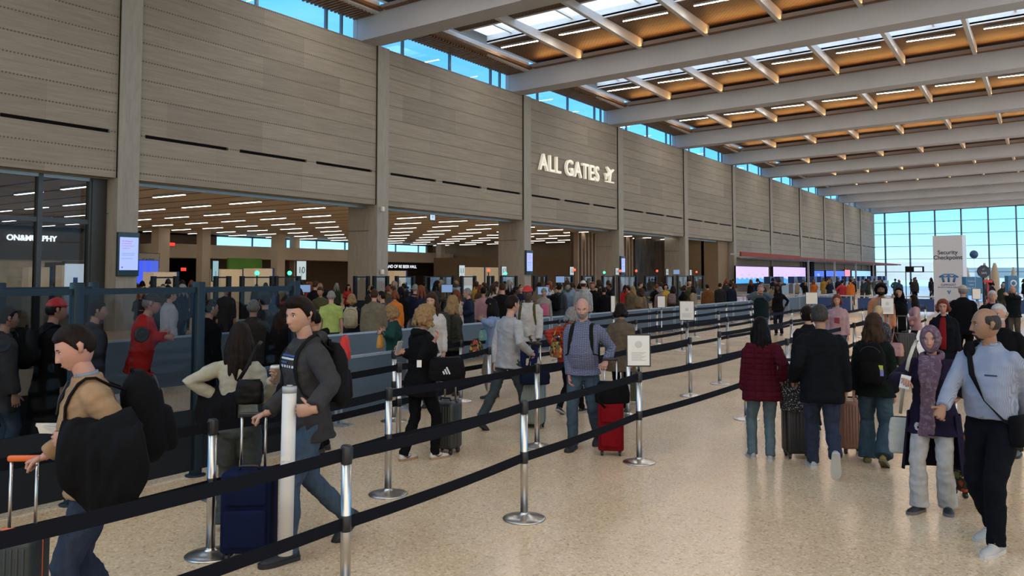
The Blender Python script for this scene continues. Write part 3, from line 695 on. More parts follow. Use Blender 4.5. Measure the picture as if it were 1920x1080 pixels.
for s_ in (-1,0,1):
    b.tube([(.008,s_*.27-.12,1.92),(.008,s_*.27,2.0),(.008,s_*.27+.12,1.92)],[(.012,.025)]*3,6); b.tube([(.008,s_*.27,1.98),(.008,s_*.20,1.7)],[(.012,.05)]*2,6)
b.tube([(.008,-.36,1.9),(.008,-.2,2.04),(.008,.2,2.04),(.008,.36,1.9)],[(.01,.02)]*4,6)
b.tube([(.008,-.05,1.34),(.008,0,1.2),(.008,.05,1.34)],[(.01,.03)]*3,6)
b.build('emblem',[BI],o)
# ================================================================== queue barriers
M_CHR=mat('brushed_steel',(.52,.50,.47),.28,1.0,.06,30)
M_BELT=mat('black_webbing',(.0045,.005,.008),.8,0,.1,60,bump=.2,bscale=300,spec=.12)
M_HEAD=mat('black_plastic',(.012,.013,.015),.35,0,.1)
def stanchion_mesh():
    o=empty('stanchion')
    b=MB(); b.lathe([(.175,0),(.178,.006),(.17,.012),(.12,.024),(.05,.036),(.034,.05),(.034,.055)],(0,0,0),28); b.build('base',[M_CHR],o)
    b=MB(); b.lathe([(.0315,.04),(.0315,.86)],(0,0,0),16); b.lathe([(.033,.45),(.034,.452),(.034,.545),(.033,.547)],(0,0,0),16,1); b.build('post',[M_CHR,M_HEAD],o)
    b=MB(); b.lathe([(.034,.855),(.036,.86),(.036,.955),(.033,.962),(.028,.966)],(0,0,0),16); b.box(-.012,.012,-.045,.045,.872,.948); b.build('belt_head',[M_HEAD],o)
    return o
ST0=stanchion_mesh(); index_kids(ST0); st_used=[False]
def belt(parent, v, z, sag, w_=.075):
    """webbing from the parent post to the next, v = offset"""
    L=v.length; d=v.normalized(); b=MB(); n=10; vs=[]; fs=[]
    sd=Vector((-d.y,d.x,0))*.0018
    for i in range(n+1):
        t=i/n; c=d*(.034+(L-.068)*t)+Vector((0,0,z-sag*4*t*(1-t)))
        vs+=[c+sd+Vector((0,0,w_/2)),c-sd+Vector((0,0,w_/2)),c-sd-Vector((0,0,w_/2)),c+sd-Vector((0,0,w_/2))]
    for i in range(n):
        for q in range(4): fs.append((4*i+q,4*i+4+q,4*i+4+(q+1)%4,4*i+(q+1)%4))
    fs+= [(3,2,1,0),(4*n,4*n+1,4*n+2,4*n+3)]
    b.add(vs,fs,0,False); b.build('belt',[M_BELT],parent)
ordw=['first','second','third','fourth','fifth','sixth','seventh','eighth','ninth','tenth','eleventh','twelfth','thirteenth','fourteenth','fifteenth','sixteenth','seventeenth','eighteenth']
def row(pts, rowname, skip=()):
    for i,(x,y) in enumerate(pts):
        if st_used[0]: o=clone(ST0)
        else: o=ST0; st_used[0]=True
        o.location=(x,y,0); o['label']='steel stanchion, %s from the near end of %s'%(ordw[i],rowname); o['category']='stanchion'; o['group']='belt stanchions'
        row_last.append(o)
    os=row_last[-len(pts):]
    for i in range(len(pts)-1):
        if i in skip: continue
        v=Vector((pts[i+1][0]-pts[i][0],pts[i+1][1]-pts[i][1],0))
        belt(os[i],v,.91,.012+.01*(i%2)); belt(os[i],v,.498,.015)
    return os
row_last=[]
R1=[(-3.66,1.35),(-3.62,3.58),(-3.69,5.67),(-3.76,8.04),(-3.63,11.25),(-3.7,13.6),(-3.7,16.2),(-3.7,18.9),(-3.7,21.6),(-3.7,24.5),(-3.7,27.5),(-3.7,30.5)]
R2=[(-5.15,1.5),(-5.08,3.69),(-5.13,5.6),(-5.09,8.1),(-5.1,10.55),(-5.1,12.9),(-5.2,14.6),(-5.2,17),(-5.2,19.5),(-5.2,22),(-5.2,25),(-5.2,28),(-5.2,31)]
R3=[(-6.3,4.68),(-6.5,7.27),(-6.85,9.6),(-6.7,12.0),(-6.7,14.4),(-6.7,16.8),(-6.7,19.4),(-6.7,22.8),(-6.7,25.2),(-6.7,28.2),(-6.7,31)]
R4=[(-7.6,8.4),(-7.9,10.3),(-8.2,12.6),(-8.2,14.8),(-8.2,17.4),(-8.2,20.2),(-8.2,23),(-8.2,26),(-8.2,29)]
R5=[(-9.7,13.6),(-9.75,16.5),(-9.7,19.2),(-9.7,22),(-9.7,25),(-9.7,28),(-9.7,31)]
S1=row(R1,'the belt line by the open aisle'); S2=row(R2,'the second belt line',skip=(5,)); S3=row(R3,'the third belt line'); S4=row(R4,'the fourth belt line'); S5=row(R5,'the belt line along the panels')
# end loops joining rows
# framed notices on posts
M_PAPER=mat('white_notice_paper',(.62,.62,.60),.6,0,.02)
def notice(x,y,z0,lab,w_=.235,h_=.32,face=(.558,-.83,0),small=False):
    f=Vector(face); o=empty('notice_holder',(x,y,z0),label=lab,cat='sign'); M=face_M((0,0,0),f)
    b=MB(); b.cyl((0,0,0),(0,0,.06),.012,8); b.box(-w_/2-.014,w_/2+.014,.05,h_+.078,-.012,.0,0,M); b.build('frame',[M_HEAD],o)
    b=MB(); b.box(-w_/2,w_/2,.064,.064+h_,.0,.003,0,M); b.build('paper',[M_PAPER],o)
    if not small:
        G_=mat('grey_print',(.30,.31,.33),.6,0,0)
        b=MB(); 
        for q in range(7): b.box(-w_/2+.04,w_/2-.04-.02*(q%3),.20-.014*q,.205-.014*q,.003,.0035,0,M)
        b.build('print',[G_],o)
        b=MB(); b.lathe([(.038,0),(.038,.001),(.033,.0012)],(0,0,0),20,0,M@Matrix.Translation((0,.29,.003))); b.build('emblem',[mat('pale_grey_print',(.45,.46,.47),.6,0,0)],o)
    return o
notice(R1[3][0],R1[3][1],.966,'black framed white notice on the stanchion beside the red suitcase')
notice(R3[5][0],R3[5][1],.966,'black framed white notice above the blue-grey panels with printed lines',.30,.40)
for (i,j,lab) in ((S5,2,'edge-on white notice by the beige coated woman'),(S4,3,'small white notice above the third barrier panel')):
    q=i[j].location; notice(q.x,q.y,.966,lab,.10,.42,small=True)
for (px,py,d,lab,w_,h_) in ((1240,567,22,'narrow white notice near the maroon jacketed woman',.2,.3),(1522,563,30,'white notice in a black frame right of the far barrier panels',.42,.42),(1664,577,17.5,'white notice in front of the peach vested man',.26,.34),(1831,552,24,'white framed notice by the blue kiosk signs',.24,.3),(1450,546,38,'small white notice near the lilac display',.3,.4)):
    p=W(px,py,d); b=empty('sign_stand',(p.x,p.y,0),label='steel stand carrying the '+lab,cat='stand')
    m=MB(); m.cyl((0,0,0),(0,0,p.z-.2),.02,8); m.lathe([(.15,0),(.15,.012),(.03,.03)],(0,0,0),16); m.build('pole',[M_CHR],b)
    notice(p.x,p.y,p.z-.2,lab,w_,h_,small=(d>20))
# ---- blue-grey barrier panels
M_BP=mat('blue_grey_panel',(.065,.095,.125),.55,0,.06,2); M_RAIL=mat('silver_rail',(.34,.36,.38),.4,.6,.05)
def panel(x0,y0,x1,y1,lab,h=.86,group=None):
    v=Vector((x1-x0,y1-y0,0)); L=v.length; o=empty('barrier_panel',(x0,y0,0),math.atan2(v.y,v.x),label=lab,cat='barrier',group=group)
    b=MB(); b.box(.04,L-.04,-.02,.02,.06,h); b.build('panel',[M_BP],o)
    b=MB(); b.box(0,L,-.03,.03,h,h+.035); b.build('top_rail',[M_RAIL],o)
    for xx in (.0,L-.05): b=MB(); b.box(xx,xx+.05,-.03,.03,0,h+.0); b.build('post',[M_RAIL],o); 
    b=MB()
    for xx in (.025,L-.025): b.box(xx-.04,xx+.04,-.2,.2,0,.02)
    b.build('foot',[M_RAIL],o)
pn=0
y=10.2
while y<52:
    panel(-11.25,y,-11.25,y+2.02,'blue-grey barrier panel, %s of the long row counted from its near end'%(ordw+['nineteenth','twentieth','twenty-first'])[pn],group='long row of blue-grey barrier panels'); y+=2.1; pn+=1
panel(-7.95,6.45,-8.05,7.75,'wide blue-grey barrier panel right behind the hooded man'); panel(-8.05,7.8,-8.15,9.3,'blue-grey barrier panel beside the black coated curly haired woman')
panel(-12.8,6.4,-12.9,9.8,'long blue-grey barrier panel seen through the smoked glass',h=.9)
panel(-11.6,10.3,-9.0,9.9,'short silver framed barrier panel behind the black coat') if False else None
panel(-17,13,-17,16.4,'blue-grey barrier panel under the lime shirted man'); panel(-17,16.6,-17,20,'blue-grey barrier panel behind the denim jacketed woman')
# navy cross barriers at the far queue
for i in range(6):
    x0=-13.2+2.1*i; o=empty('navy_barrier',(x0,46.5,0),label='navy barrier in a white frame across the far queue, %s from the left'%ordw[i],cat='barrier',group='navy barriers across the far queue')
    b=MB(); b.box(.12,1.85,-.02,.02,.12,.78); b.build('panel',[M_NAVY],o)
    b=MB(); b.box(.0,2.0,-.03,.03,.86,.92); b.box(.05,.12,-.03,.03,0,.86); b.box(1.85,1.92,-.03,.03,0,.86); b.build('frame',[mat('white_barrier_frame',(.42,.43,.45),.4,.2,.03)],o)
    text('PRIORITY',.10,mat('pale_navy_text',(.12,.18,.35),.5,0,0),'lettering',o,.002,M=face_M((1,-.024,.45),(0,-1,0)))
for i,(x0,y) in enumerate(((-16.5,41),(-16.5,45.5),(-19,50))):
    o=empty('white_rail',(x0,y,0),label='pale rail barrier left of the navy barriers, %s one'%ordw[i],cat='barrier')
    b=MB(); b.box(0,3.4,-.03,.03,.9,.96); b.box(0,3.4,-.02,.02,.5,.54); b.build('rail',[M_RAIL],o)
    b=MB(); 
    for xx in (0,1.7,3.35): b.box(xx,xx+.06,-.03,.03,0,.9)
    b.build('post',[M_RAIL],o)
# ---- glass partition beside the first lane
M_PPOST=mat('dark_teal_metal',(.012,.022,.03),.4,.3,.1,spec=.2)
def partition(pts,z1,zl,lab,disc=(),grp='smoked glass partitions'):
    for i in range(len(pts)-1):
        (xa,ya),(xb,yb)=pts[i],pts[i+1]; v=Vector((xb-xa,yb-ya,0)); L=v.length
        o=empty('glass_partition',(xa,ya,0),math.atan2(v.y,v.x),label=lab[i],cat='partition',group=grp)
        for k,xx in enumerate((0,L) if i==len(pts)-2 else (0,)):
            b=MB(); b.rbox(xx-.045,xx+.045,-.05,.05,0,z1+.055,.012); b.lathe([(.10,0),(.10,.012)],(xx,0,0),12); b.build('post',[M_PPOST],o)
        b=MB(); b.box(.045,L-.045,-.022,.022,z1-.055,z1); b.build('top_rail',[M_PPOST],o)
        b=MB(); b.box(.045,L-.045,-.012,.012,.06,zl); b.build('lower_panel',[M_BLK],o)
        b=MB(); b.box(.045,L-.045,-.004,.004,zl,z1-.055); b.build('pane',[M_TINT],o)
        if i in disc:
            b=MB(); M=Matrix.Translation((L*.5,-.006,1.44))@Matrix.Rotation(PI/2,4,'X'); b.lathe([(.075,0),(.075,.012),(.06,.016),(.045,.01),(.03,.014)],(0,0,0),24,0,M); b.build('speech_vent',[M_BLK],o)
partition([(-7.2,1.38),(-7.2,2.6),(-7.2,3.81),(-7.2,5.04),(-7.2,6.28)],1.88,.66,['smoked glass partition at the left frame edge','smoked glass partition left of the tan sweater','smoked glass partition behind the tan sweater and backpack','smoked glass partition behind the cream sweater woman'],disc=(1,2))
partition([(-10,3.3),(-10,4.42),(-10,5.5)],1.86,.6,['rear smoked glass partition at the left edge','rear smoked glass partition in front of the first pilaster'],grp='rear glass partitions')
# kerb strip under partition line
# ================================================================== people
DET={'hi':dict(vb=.012,vc=.0095,nt=60,np_=40,fold=.007,n=14),'mid':dict(vb=.016,vc=.014,nt=36,np_=26,fold=.007,n=12),'lo':dict(vb=.026,vc=.024,nt=20,np_=14,fold=.006,n=8)}
def sm(a,b,x):
    t=max(0,min(1,(x-a)/(b-a))); return t*t*(3-2*t)
def gs(x,s): return math.exp(-x*x/(2*s*s))
def head_pt(d, off=0.0, fem=False):
    x,y,z=d; a,b,c=(.074,.096,.118) if fem else (.077,.098,.118)
    X=a*x; Y=b*y; Z=c*z
    if z<0:
        t=-z; X*=1-(.30 if fem else .22)*t**1.5*(1 if y>0 else .6)
        if y<0: Y*=1-.30*t; 
    if y>0: Y*=1-.05*gs(x,.35)
    if y>.15:
        f=sm(.15,.5,y)
        if z<-.45: Y+=f*.016*sm(.45,.9,-z)*gs(X,.03)
        nz=0
        if -.046<Z<.022: nz=.027*((.022-Z)/.058 if Z>-.036 else max(0,(Z+.046)/.010))
        Y+=f*nz*gs(X,.0065+.0055*sm(.01,.038,-Z))
        Y+=f*.005*gs(Z-.026,.008)*gs(abs(X)-.028,.018)
        Y-=f*.013*gs(Z-.007,.010)*gs(abs(X)-.030,.013)
        Y+=f*.005*gs(Z+.018,.016)*gs(abs(X)-.042,.014)
        Y+=f*(.006*gs(Z+.060,.006)+.006*gs(Z+.073,.006)-.003*gs(Z+.066,.003))*gs(X,.017)
        Y-=f*.004*gs(Z+.086,.006)*gs(X,.02)
    if y>.1: Y+=sm(.1,.5,y)*(.010*sm(.15,.65,-z)*gs(X,.045)-.004*gs(Z-.05,.03)*0)
    p=Vector((X,Y,Z))
    if off: p=p+Vector((x/a,y/b,z/c)).normalized()*off
    return p
def head_grid(mb, M, nt, np_, offf, mi=0, fem=False, zmin=-1):
    vs=[];fs=[]
    for i in range(np_+1):
        ph=-PI/2+PI*i/np_
        for j in range(nt):
            t=2*PI*j/nt; th=t-.42*math.sin(t)
            d=(math.cos(ph)*math.sin(th),math.cos(ph)*math.cos(th),math.sin(ph))
            o=offf(d) if callable(offf) else offf
            vs.append(M@head_pt(d,o,fem))
    for i in range(np_):
        for j in range(nt): fs.append((i*nt+j,i*nt+(j+1)%nt,(i+1)*nt+(j+1)%nt,(i+1)*nt+j))
    mb.add(vs,fs,mi,True)
def finish(mb, vox, smooth=6, fold=.006, seed=0, fs=(9,9,5), mats=None, name='m'):
    """voxel-union the shapes of one garment or body into a continuous skin with cloth folds"""
    me0=mb.mesh('tmp',mats); o=bpy.data.objects.new('tmp',me0); COL.objects.link(o)
    r=o.modifiers.new('r','REMESH'); r.mode='VOXEL'; r.voxel_size=vox; r.use_smooth_shade=True
    s=o.modifiers.new('s','SMOOTH'); s.factor=.5; s.iterations=smooth
    bpy.context.view_layer.update()
    me=bpy.data.meshes.new_from_object(o.evaluated_get(bpy.context.evaluated_depsgraph_get())); bpy.data.objects.remove(o); bpy.data.meshes.remove(me0)
    me.name=name
    if fold:
        nr=[v.normal.copy() for v in me.vertices]
        for v,n_ in zip(me.vertices,nr):
            c=v.co; w_=Vector((c.x*fs[0]+seed*3.1,c.y*fs[1],c.z*fs[2]+c.x*4))
            k=mnoise.noise(w_)+.6*mnoise.noise(Vector((c.x*17+seed,c.y*17,c.z*24)))
            k2=-abs(mnoise.noise(Vector((c.x*7+seed*2,c.y*7,c.z*15+c.y*9))))*1.4+.3
            v.co=c+n_*(fold*(k+k2)*(sm(.97,.84,c.z) if name=='trousers' else 1))
    me.materials.clear()
    for m in mats: me.materials.append(m)
    me.polygons.foreach_set('use_smooth',[True]*len(me.polygons)); me.polygons.foreach_set('material_index',[0]*len(me.polygons)); me.update()
    return me
def sell(c,hw,hd,n,e=2.5):
    out=[]
    for j in range(n):
        q=2*PI*j/n; cq,sq=math.cos(q),math.sin(q)
        out.append(Vector((c[0]+hw*math.copysign(abs(cq)**(2/e),cq),c[1]+hd*math.copysign(abs(sq)**(2/e),sq),c[2])))
    return out
def loft(mb, secs, n, T, mi=0, e=2.5):
    vs=[];fs=[];k=len(secs)
    for (z,hw,hd,yo) in secs: vs+=[T(v) for v in sell((0,yo,z),hw,hd,n,e)]
    for i in range(k-1):
        for j in range(n): fs.append((i*n+j,i*n+(j+1)%n,(i+1)*n+(j+1)%n,(i+1)*n+j))
    fs.append(tuple(range(n-1,-1,-1))); fs.append(tuple((k-1)*n+j for j in range(n)))
    mb.add(vs,fs,mi,True)
def ik(a,b,l1,l2,pole):
    d=b-a; L=d.length; mx=(l1+l2)*.995
    if L>mx: b=a+d*(mx/L); d=b-a; L=mx
    if L<.05: L=.05
    ca=(l1*l1+L*L-l2*l2)/(2*l1*L); ca=max(-1,min(1,ca)); dn=d.normalized()
    p=pole-dn*pole.dot(dn); p=p.normalized() if p.length>1e-5 else dn.orthogonal().normalized()
    return a+dn*(l1*ca)+p*(l1*math.sqrt(1-ca*ca)), b
def hand(mb, w_, d, n_, side, curl=25, n=7, mi=0, spread=1.0):
    """palm, four unequal fingers and a thumb; d = forearm direction, n_ = palm normal, side=+1 right hand"""
    d=d.normalized(); n_=(n_-d*n_.dot(d)); n_=n_.normalized() if n_.length>1e-4 else d.orthogonal().normalized()
    u=d.cross(n_)*side   # towards the thumb
    mb.tube([w_-d*.03,w_,w_+d*.03,w_+d*.065,w_+d*.092,w_+d*.10],[(.027,.022),(.028,.020),(.038,.017),(.042,.015),(.040,.012),(.030,.008)],10,mi,ref=u)
    L=[.066,.076,.070,.054]
    for k in range(4):
        off=.029-.0195*k; p=w_+d*(.088-.004*abs(k-1.3))+u*off; ang=math.radians(curl*.6); pts=[p-d*.015,p]
        dd=d+u*(.12-.09*k)*spread; dd.normalize()
        cur=0
        for s_ in range(3):
            cur+=math.radians(curl*(.8 if s_==0 else 1.0)); v=dd*math.cos(cur)+n_*math.sin(cur); p=p+v*(L[k]*(.45,.32,.23)[s_]); pts.append(p.copy())
        r=.0088-.0006*k*(k>2); mb.tube(pts,[r,r*1.02,r,r*.9,r*.62],n,mi)
    p=w_+d*.022+u*.026; v=(d*.62+u*.68+n_*.30).normalized(); pts=[p-v*.012,p]
    for s_,l_ in enumerate((.038,.030,.024)):
        p=p+v*l_; pts.append(p.copy()); v=(v+d*.35+n_*(.012*curl)).normalized()
    mb.tube(pts,[.013,.0125,.011,.010,.007],n,mi)
def shoe(name, parent, A, fd, pitch, m_up, m_so, scale=1.0, hi=True, swoosh=None, lift=None):
    """A ankle point on the foot frame origin (ground under ankle)"""
    f=Vector((math.sin(fd),math.cos(fd),0)); M=Matrix.Translation(A)@Matrix.Rotation(-fd,4,'Z')@Matrix.Rotation(-pitch,4,'X')@Matrix.Translation((0,0,-.085))@Matrix.Scale(scale,4)
    ys=[-.072,-.062,-.03,.02,.07,.12,.165,.195,.208]; hw=[.018,.032,.037,.038,.043,.048,.043,.028,.010]; tp=[.045,.085,.098,.092,.072,.058,.050,.040,.030]
    b=MB(); n=14 if hi else 8; vs=[];fs=[]
    for y,h_,t_ in zip(ys,hw,tp):
        for j in range(n):
            q=2*PI*j/n; z=.022+(t_-.022)*max(0,math.sin(q))**.8 if math.sin(q)>0 else .012
            vs.append(M@Vector((h_*math.cos(q)*(1 if math.sin(q)<=.1 else 1-.25*math.sin(q)**2),y,z)))
    k=len(ys)
    for i in range(k-1):
        for j in range(n): fs.append((i*n+j,i*n+(j+1)%n,(i+1)*n+(j+1)%n,(i+1)*n+j))
    fs.append(tuple(range(n-1,-1,-1))); fs.append(tuple((k-1)*n+j for j in range(n)))
    b.add(vs,fs,0,True)
    if not hi:
        b.prism([(h_+.003,y) for y,h_ in zip(ys,hw)]+[(-h_-.003,y) for y,h_ in reversed(list(zip(ys,hw)))],0,.022,1,M); return b.build(name,[m_up,m_so],parent)
    o=b.build(name,[m_up],parent)
    b=MB(); b.prism([(h_+.005,y*1.03) for y,h_ in zip(ys,hw)]+[(-h_-.005,y*1.03) for y,h_ in reversed(list(zip(ys,hw)))],-.004,.026,0,M); b.build('sole',[m_so],o)
    b=MB()
    for q in range(4): b.tube([M@Vector((sx*.018,.035+.022*q,.088-.008*q)) for sx in (-1,0,1)],.0035,5)
    b.build('laces',[m_so],o)
    if swoosh:
        b=MB()
        for sx in (-1,1): b.tube([M@Vector((sx*.040,-.035,.062)),M@Vector((sx*.044,.02,.036)),M@Vector((sx*.045,.055,.045)),M@Vector((sx*.042,.085,.058))],[.002,.006,.004,.002],6)
        b.build('side_mark',[swoosh],o)
    return o
SKIN={'light':(.36,.205,.145),'pink':(.38,.20,.15),'tan':(.25,.135,.082),'brown':(.13,.066,.038),'dark':(.045,.026,.018)}
HAIR={'dark':(.010,.006,.0045),'black':(.004,.003,.003),'brown':(.032,.017,.009),'blond':(.20,.125,.058),'lightblond':(.42,.31,.18),'grey':(.17,.165,.16),'white':(.40,.39,.38),'auburn':(.13,.038,.016),'darkgrey':(.035,.032,.031)}
def hairmat(k):
    nm='hair_'+k
    if nm in _mc: return _mc[nm]
    m,nt,b=base_mat(nm); co=nt.obj(); c=HAIR[k]
    f=nt.noise(nt.scale(co,(1,1,.12)),90,3,.7); nt.put(b.inputs['Base Color'],nt.ramp(f,[(.3,tuple(q*.55 for q in c)),(.7,tuple(min(1,q*1.35) for q in c))])); b.inputs['Roughness'].default_value=.55; b.inputs['Specular IOR Level'].default_value=.08
    nt.put(b.inputs['Normal'],nt.bump(f,.6,.006)); _mc[nm]=m; return m
def skinmat(k): return mat('skin_'+k,SKIN[k],.55,0,.07,14,spec=.35)
class P: pass
def person(px=None, d=None, h=1.72, a=0, loc=None, rz=None, sex='m', w_=1.0, belly=0.0, skin='light', hair='short', hc='dark', lean=2, twist=0, look=(0,0), hands=None, curl=(25,25), palms=None, poles=None, feet=None, drop=.012,
           top='jacket', tc=None, topmat=None, hem=None, sleeve=1.0, btm=None, leg=1.0, flare=1.0, shoes=((.02,.02,.022),(.02,.02,.022)), swoosh=None, det='hi', beard=None, glasses=False, cap=None, label='', seed=None, hood=None, collar=None, inner=None, open_front=False, hdirs=None, group=None, link=True, browc=None):
    D_=DET[det]; hi=det=='hi'; n=D_['n']; q=P(); fem=sex=='f'; seed=seed if seed is not None else rnd.randint(0,99)
    if loc is None:
        u=(px-960)/FPX; L0=FH*d+RT*(u*d); loc=(L0.x,L0.y,0); rz=YAW-math.atan(u)-math.radians(a)
    s_=h/1.755; q.M=Matrix.Translation(loc)@Matrix.Rotation(rz,4,'Z')@Matrix.Scale(s_,4); q.s=s_
    Mi=q.M.inverted()
    def loc_pt(v):
        if v is None: return None
        return Mi@W(*v[1:]) if v[0]=='w' else Vector(v)
    PV=Vector((0,0,.93)); R=Matrix.Rotation(math.radians(twist),3,'Z')@Matrix.Rotation(-math.radians(lean),3,'X'); PD=Vector((0,0,.93-drop))
    def T(p): return PD+R@(Vector(p)-PV)
    Tl=lambda p: PD+Vector(p)-PV
    q.T=T
    shw=(.143 if fem else .167)*(.5+.5*w_)
    feet=feet or (((-.10,.02,0,0,8)),(.10,.0,0,0,-8))   # (x,y,lift,pitch,yaw out)
    sh=[T((-shw,-.012,1.388)),T((shw,-.012,1.388))]
    hands=hands or (None,None); el=[];wr=[]
    for i,sx in enumerate((-1,1)):
        t=loc_pt(hands[i]); t=t if t is not None else sh[i]+Vector((sx*.06,.04,-.545))
        pole=Vector(poles[i]) if poles and poles[i] else Vector((sx*.45,-.75,-.25))
        e_,w2=ik(sh[i],t,.285,.262,pole); el.append(e_); wr.append(w2)
    q.wr=wr; q.el=el; q.sh=sh
    hip=[Tl((-.092,0,.90)),Tl((.092,0,.90))]; kn=[];an=[]
    for i,sx in enumerate((-1,1)):
        f=feet[i]; t=Vector((f[0],f[1],.088+f[2])); k_,a_=ik(hip[i],t,.425,.405,Vector((f[4]*sx*.008,1,0))); kn.append(k_); an.append(a_)
    q.kn=kn;q.an=an
    sk=skinmat(skin); hm=hairmat(hc)
    # ------ body: one continuous skin
    b=MB(); wf=.86*w_
    loft(b,[(.82,.13*wf,.09,-.01),(.90,.155*wf,.105,-.01),(1.0,.145*wf,.10,0),(1.12,.130*wf,.095+belly*.5,.005+belly*.4),(1.25,.145*wf,.105,0),(1.36,.155*wf,.10,0),(1.42,.12*wf,.075,-.01),(1.46,.06,.055,-.012)],n+4,T)
    hp=T((0,.022,1.637)); nk=T((0,-.012,1.43))
    b.tube([nk,T((0,-.006,1.50)),hp+Vector((0,-.018,-.075)),hp+Vector((0,-.02,-.02))],[.062 if not fem else .052,.054 if not fem else .046,.054 if not fem else .046,.05],n)
    for i in (0,1):
        b.tube([sh[i]*.55+T((0,0,1.39))*.45,sh[i],sh[i].lerp(el[i],.5),el[i],el[i].lerp(wr[i],.35),wr[i]+(wr[i]-el[i]).normalized()*.01],[.045,.05,.043,.036,.038,.026],n)
        b.tube([hip[i]+Vector((0,0,.05)),hip[i].lerp(kn[i],.4),kn[i],kn[i].lerp(an[i],.35),an[i],an[i]-Vector((0,0,.05))],[.075,.07,.05,.05,.034,.03],n)
    me=finish(b,D_['vb'],4,0,0,mats=[sk],name='person'); 
    # head, ears, hands joined into the same body mesh
    b=MB(); hy,hpi=look; HM=Matrix.Translation(hp)@(R.to_4x4() if abs(lean)<25 else Matrix.Rotation(-math.radians(lean*.5),4,'X'))@Matrix.Rotation(math.radians(hy),4,'Z')@Matrix.Rotation(math.radians(hpi),4,'X'); q.HM=HM
    head_grid(b,HM,D_['nt'],D_['np_'],0,0,fem)
    for sx in (-1,1):
        if det!='lo' or hair in('short','bald'):
            c=head_pt((sx,-.12,.0),0,fem); b.tube([HM@(c+Vector((sx*.003,.004,-.028))),HM@(c+Vector((sx*.008,-.004,-.010))),HM@(c+Vector((sx*.013,-.010,.012))),HM@(c+Vector((sx*.010,-.004,.028)))],[(.006,.010),(.009,.013),(.009,.017),(.006,.012)],8,0,ref=HM.to_3x3()@Vector((1,0,0)))
        if det!='lo':
            e_=head_pt((sx*.40,.91,.06),0,fem); c=Vector((sx*.031,e_.y-.002,.007)); RM=HM.to_3x3()
            b.ball(HM@c,(.0135,.008,.0062),12,8,1,RM.to_4x4()); b.ball(HM@(c+Vector((0,.0055,0))),(.0056,.0035,.0056),10,6,2,RM.to_4x4())
            b.tube([HM@(c+Vector((-sx*.016,.010,.017))),HM@(c+Vector((0,.013,.0215))),HM@(c+Vector((sx*.018,.0055,.018)))],[.002,.0038,.002],6,4)
            b.tube([HM@(c+Vector((-.014,.003,.0045))),HM@(c+Vector((0,.0085,.0075))),HM@(c+Vector((.014,.003,.0045)))],[.0015,.0022,.0015],5,2)
    if det!='lo':
        ly=head_pt((0,.852,-.523),0,fem).y
        b.tube([HM@Vector((-.023,ly-.009,-.0665)),HM@Vector((-.010,ly-.001,-.0655)),HM@Vector((0,ly+.0005,-.0665)),HM@Vector((.010,ly-.001,-.0655)),HM@Vector((.023,ly-.009,-.0665))],[.0015,.0045,.005,.0045,.0015],8,3)
    for i,sx in enumerate((-1,1)):
        dd=wr[i]-el[i]; pn=(Mi.to_3x3()@Vector(palms[i][1:]) if len(palms[i])==4 else Vector(palms[i])) if palms and palms[i] else Vector((-sx,.15,0))
        if hdirs and hdirs[i]: dd=Mi.to_3x3()@Vector(hdirs[i])
        if det!='lo': hand(b,wr[i],dd,pn,sx,curl[i])
        else: b.tube([wr[i],wr[i]+dd.normalized()*.06,wr[i]+dd.normalized()*.15],[(.03,.02),(.04,.018),(.02,.012)],6)
    me2=b.mesh('tmp2',[sk]); bm=bmesh.new(); bm.from_mesh(me); k=len(bm.faces); bm.from_mesh(me2); bm.to_mesh(me); bm.free(); bpy.data.meshes.remove(me2)
    for m in (mat('eye_white',(.62,.60,.58),.3,0,0),mat('eye_dark',(.02,.014,.01),.3,0,0),mat('lip_'+skin,tuple(c*t for c,t in zip(SKIN[skin],(.85,.62,.62))),.5,0,0),hairmat(browc or hc)): me.materials.append(m)
    root=bpy.data.objects.new('person',me); COL.objects.link(root); root.matrix_world=q.M; tag(root,label,'person',group); q.root=root
    # ------ top
    tc=tc or (.02,.02,.025); tm=topmat or cloth('cloth_%s_%02x%02x%02x'%(top,*[int(255*c) for c in tc]),tc,{'puffer':'puffer','quilt':'quilt'}.get(top,'knit' if top in('sweater','hoodie') else 'plain'))
    th={'shirt':.012,'tee':.012,'sweater':.022,'hoodie':.030,'jacket':.032,'puffer':.045,'quilt':.036,'coat':.036,'vest':.026}[top]
    hem=hem if hem is not None else {'shirt':.93,'tee':.86,'sweater':.86,'hoodie':.84,'jacket':.80,'puffer':.82,'quilt':.78,'coat':.45,'vest':.82}[top]
    b=MB()
    if fem: S=[(.84,.172,.118,-.012),(.92,.170,.115,-.01),(1.02,.140,.098,0),(1.10,.130,.095,.003),(1.20,.142,.112,.012),(1.28,.150,.125,.02),(1.35,.150,.105,.0),(1.395,.135,.088,-.012),(1.425,.105,.072,-.014),(1.45,.075,.060,-.014),(1.475,.060,.053,-.014)]
    else: S=[(.84,.165,.118,-.01),(.92,.164,.116,-.006),(1.02,.154,.110+belly*.7,belly*.5),(1.12,.154,.112+belly,belly*.8),(1.22,.164,.118+belly*.5,.004+belly*.4),(1.29,.174,.122,.002),(1.35,.172,.114,-.004),(1.395,.155,.096,-.012),(1.43,.118,.078,-.016),(1.455,.085,.066,-.016),(1.48,.066,.058,-.016)]
    tuck=top=='shirt' and hem>.9
    ss=[(z,hw*w_+th*.9,hd+th*.8,yo) for z,hw,hd,yo in S if z>hem+.03]
    z0,hw0,hd0,yo0=ss[0]; bl=(1.05 if top=='sweater' else 1.11) if not tuck else .97
    ext=[]
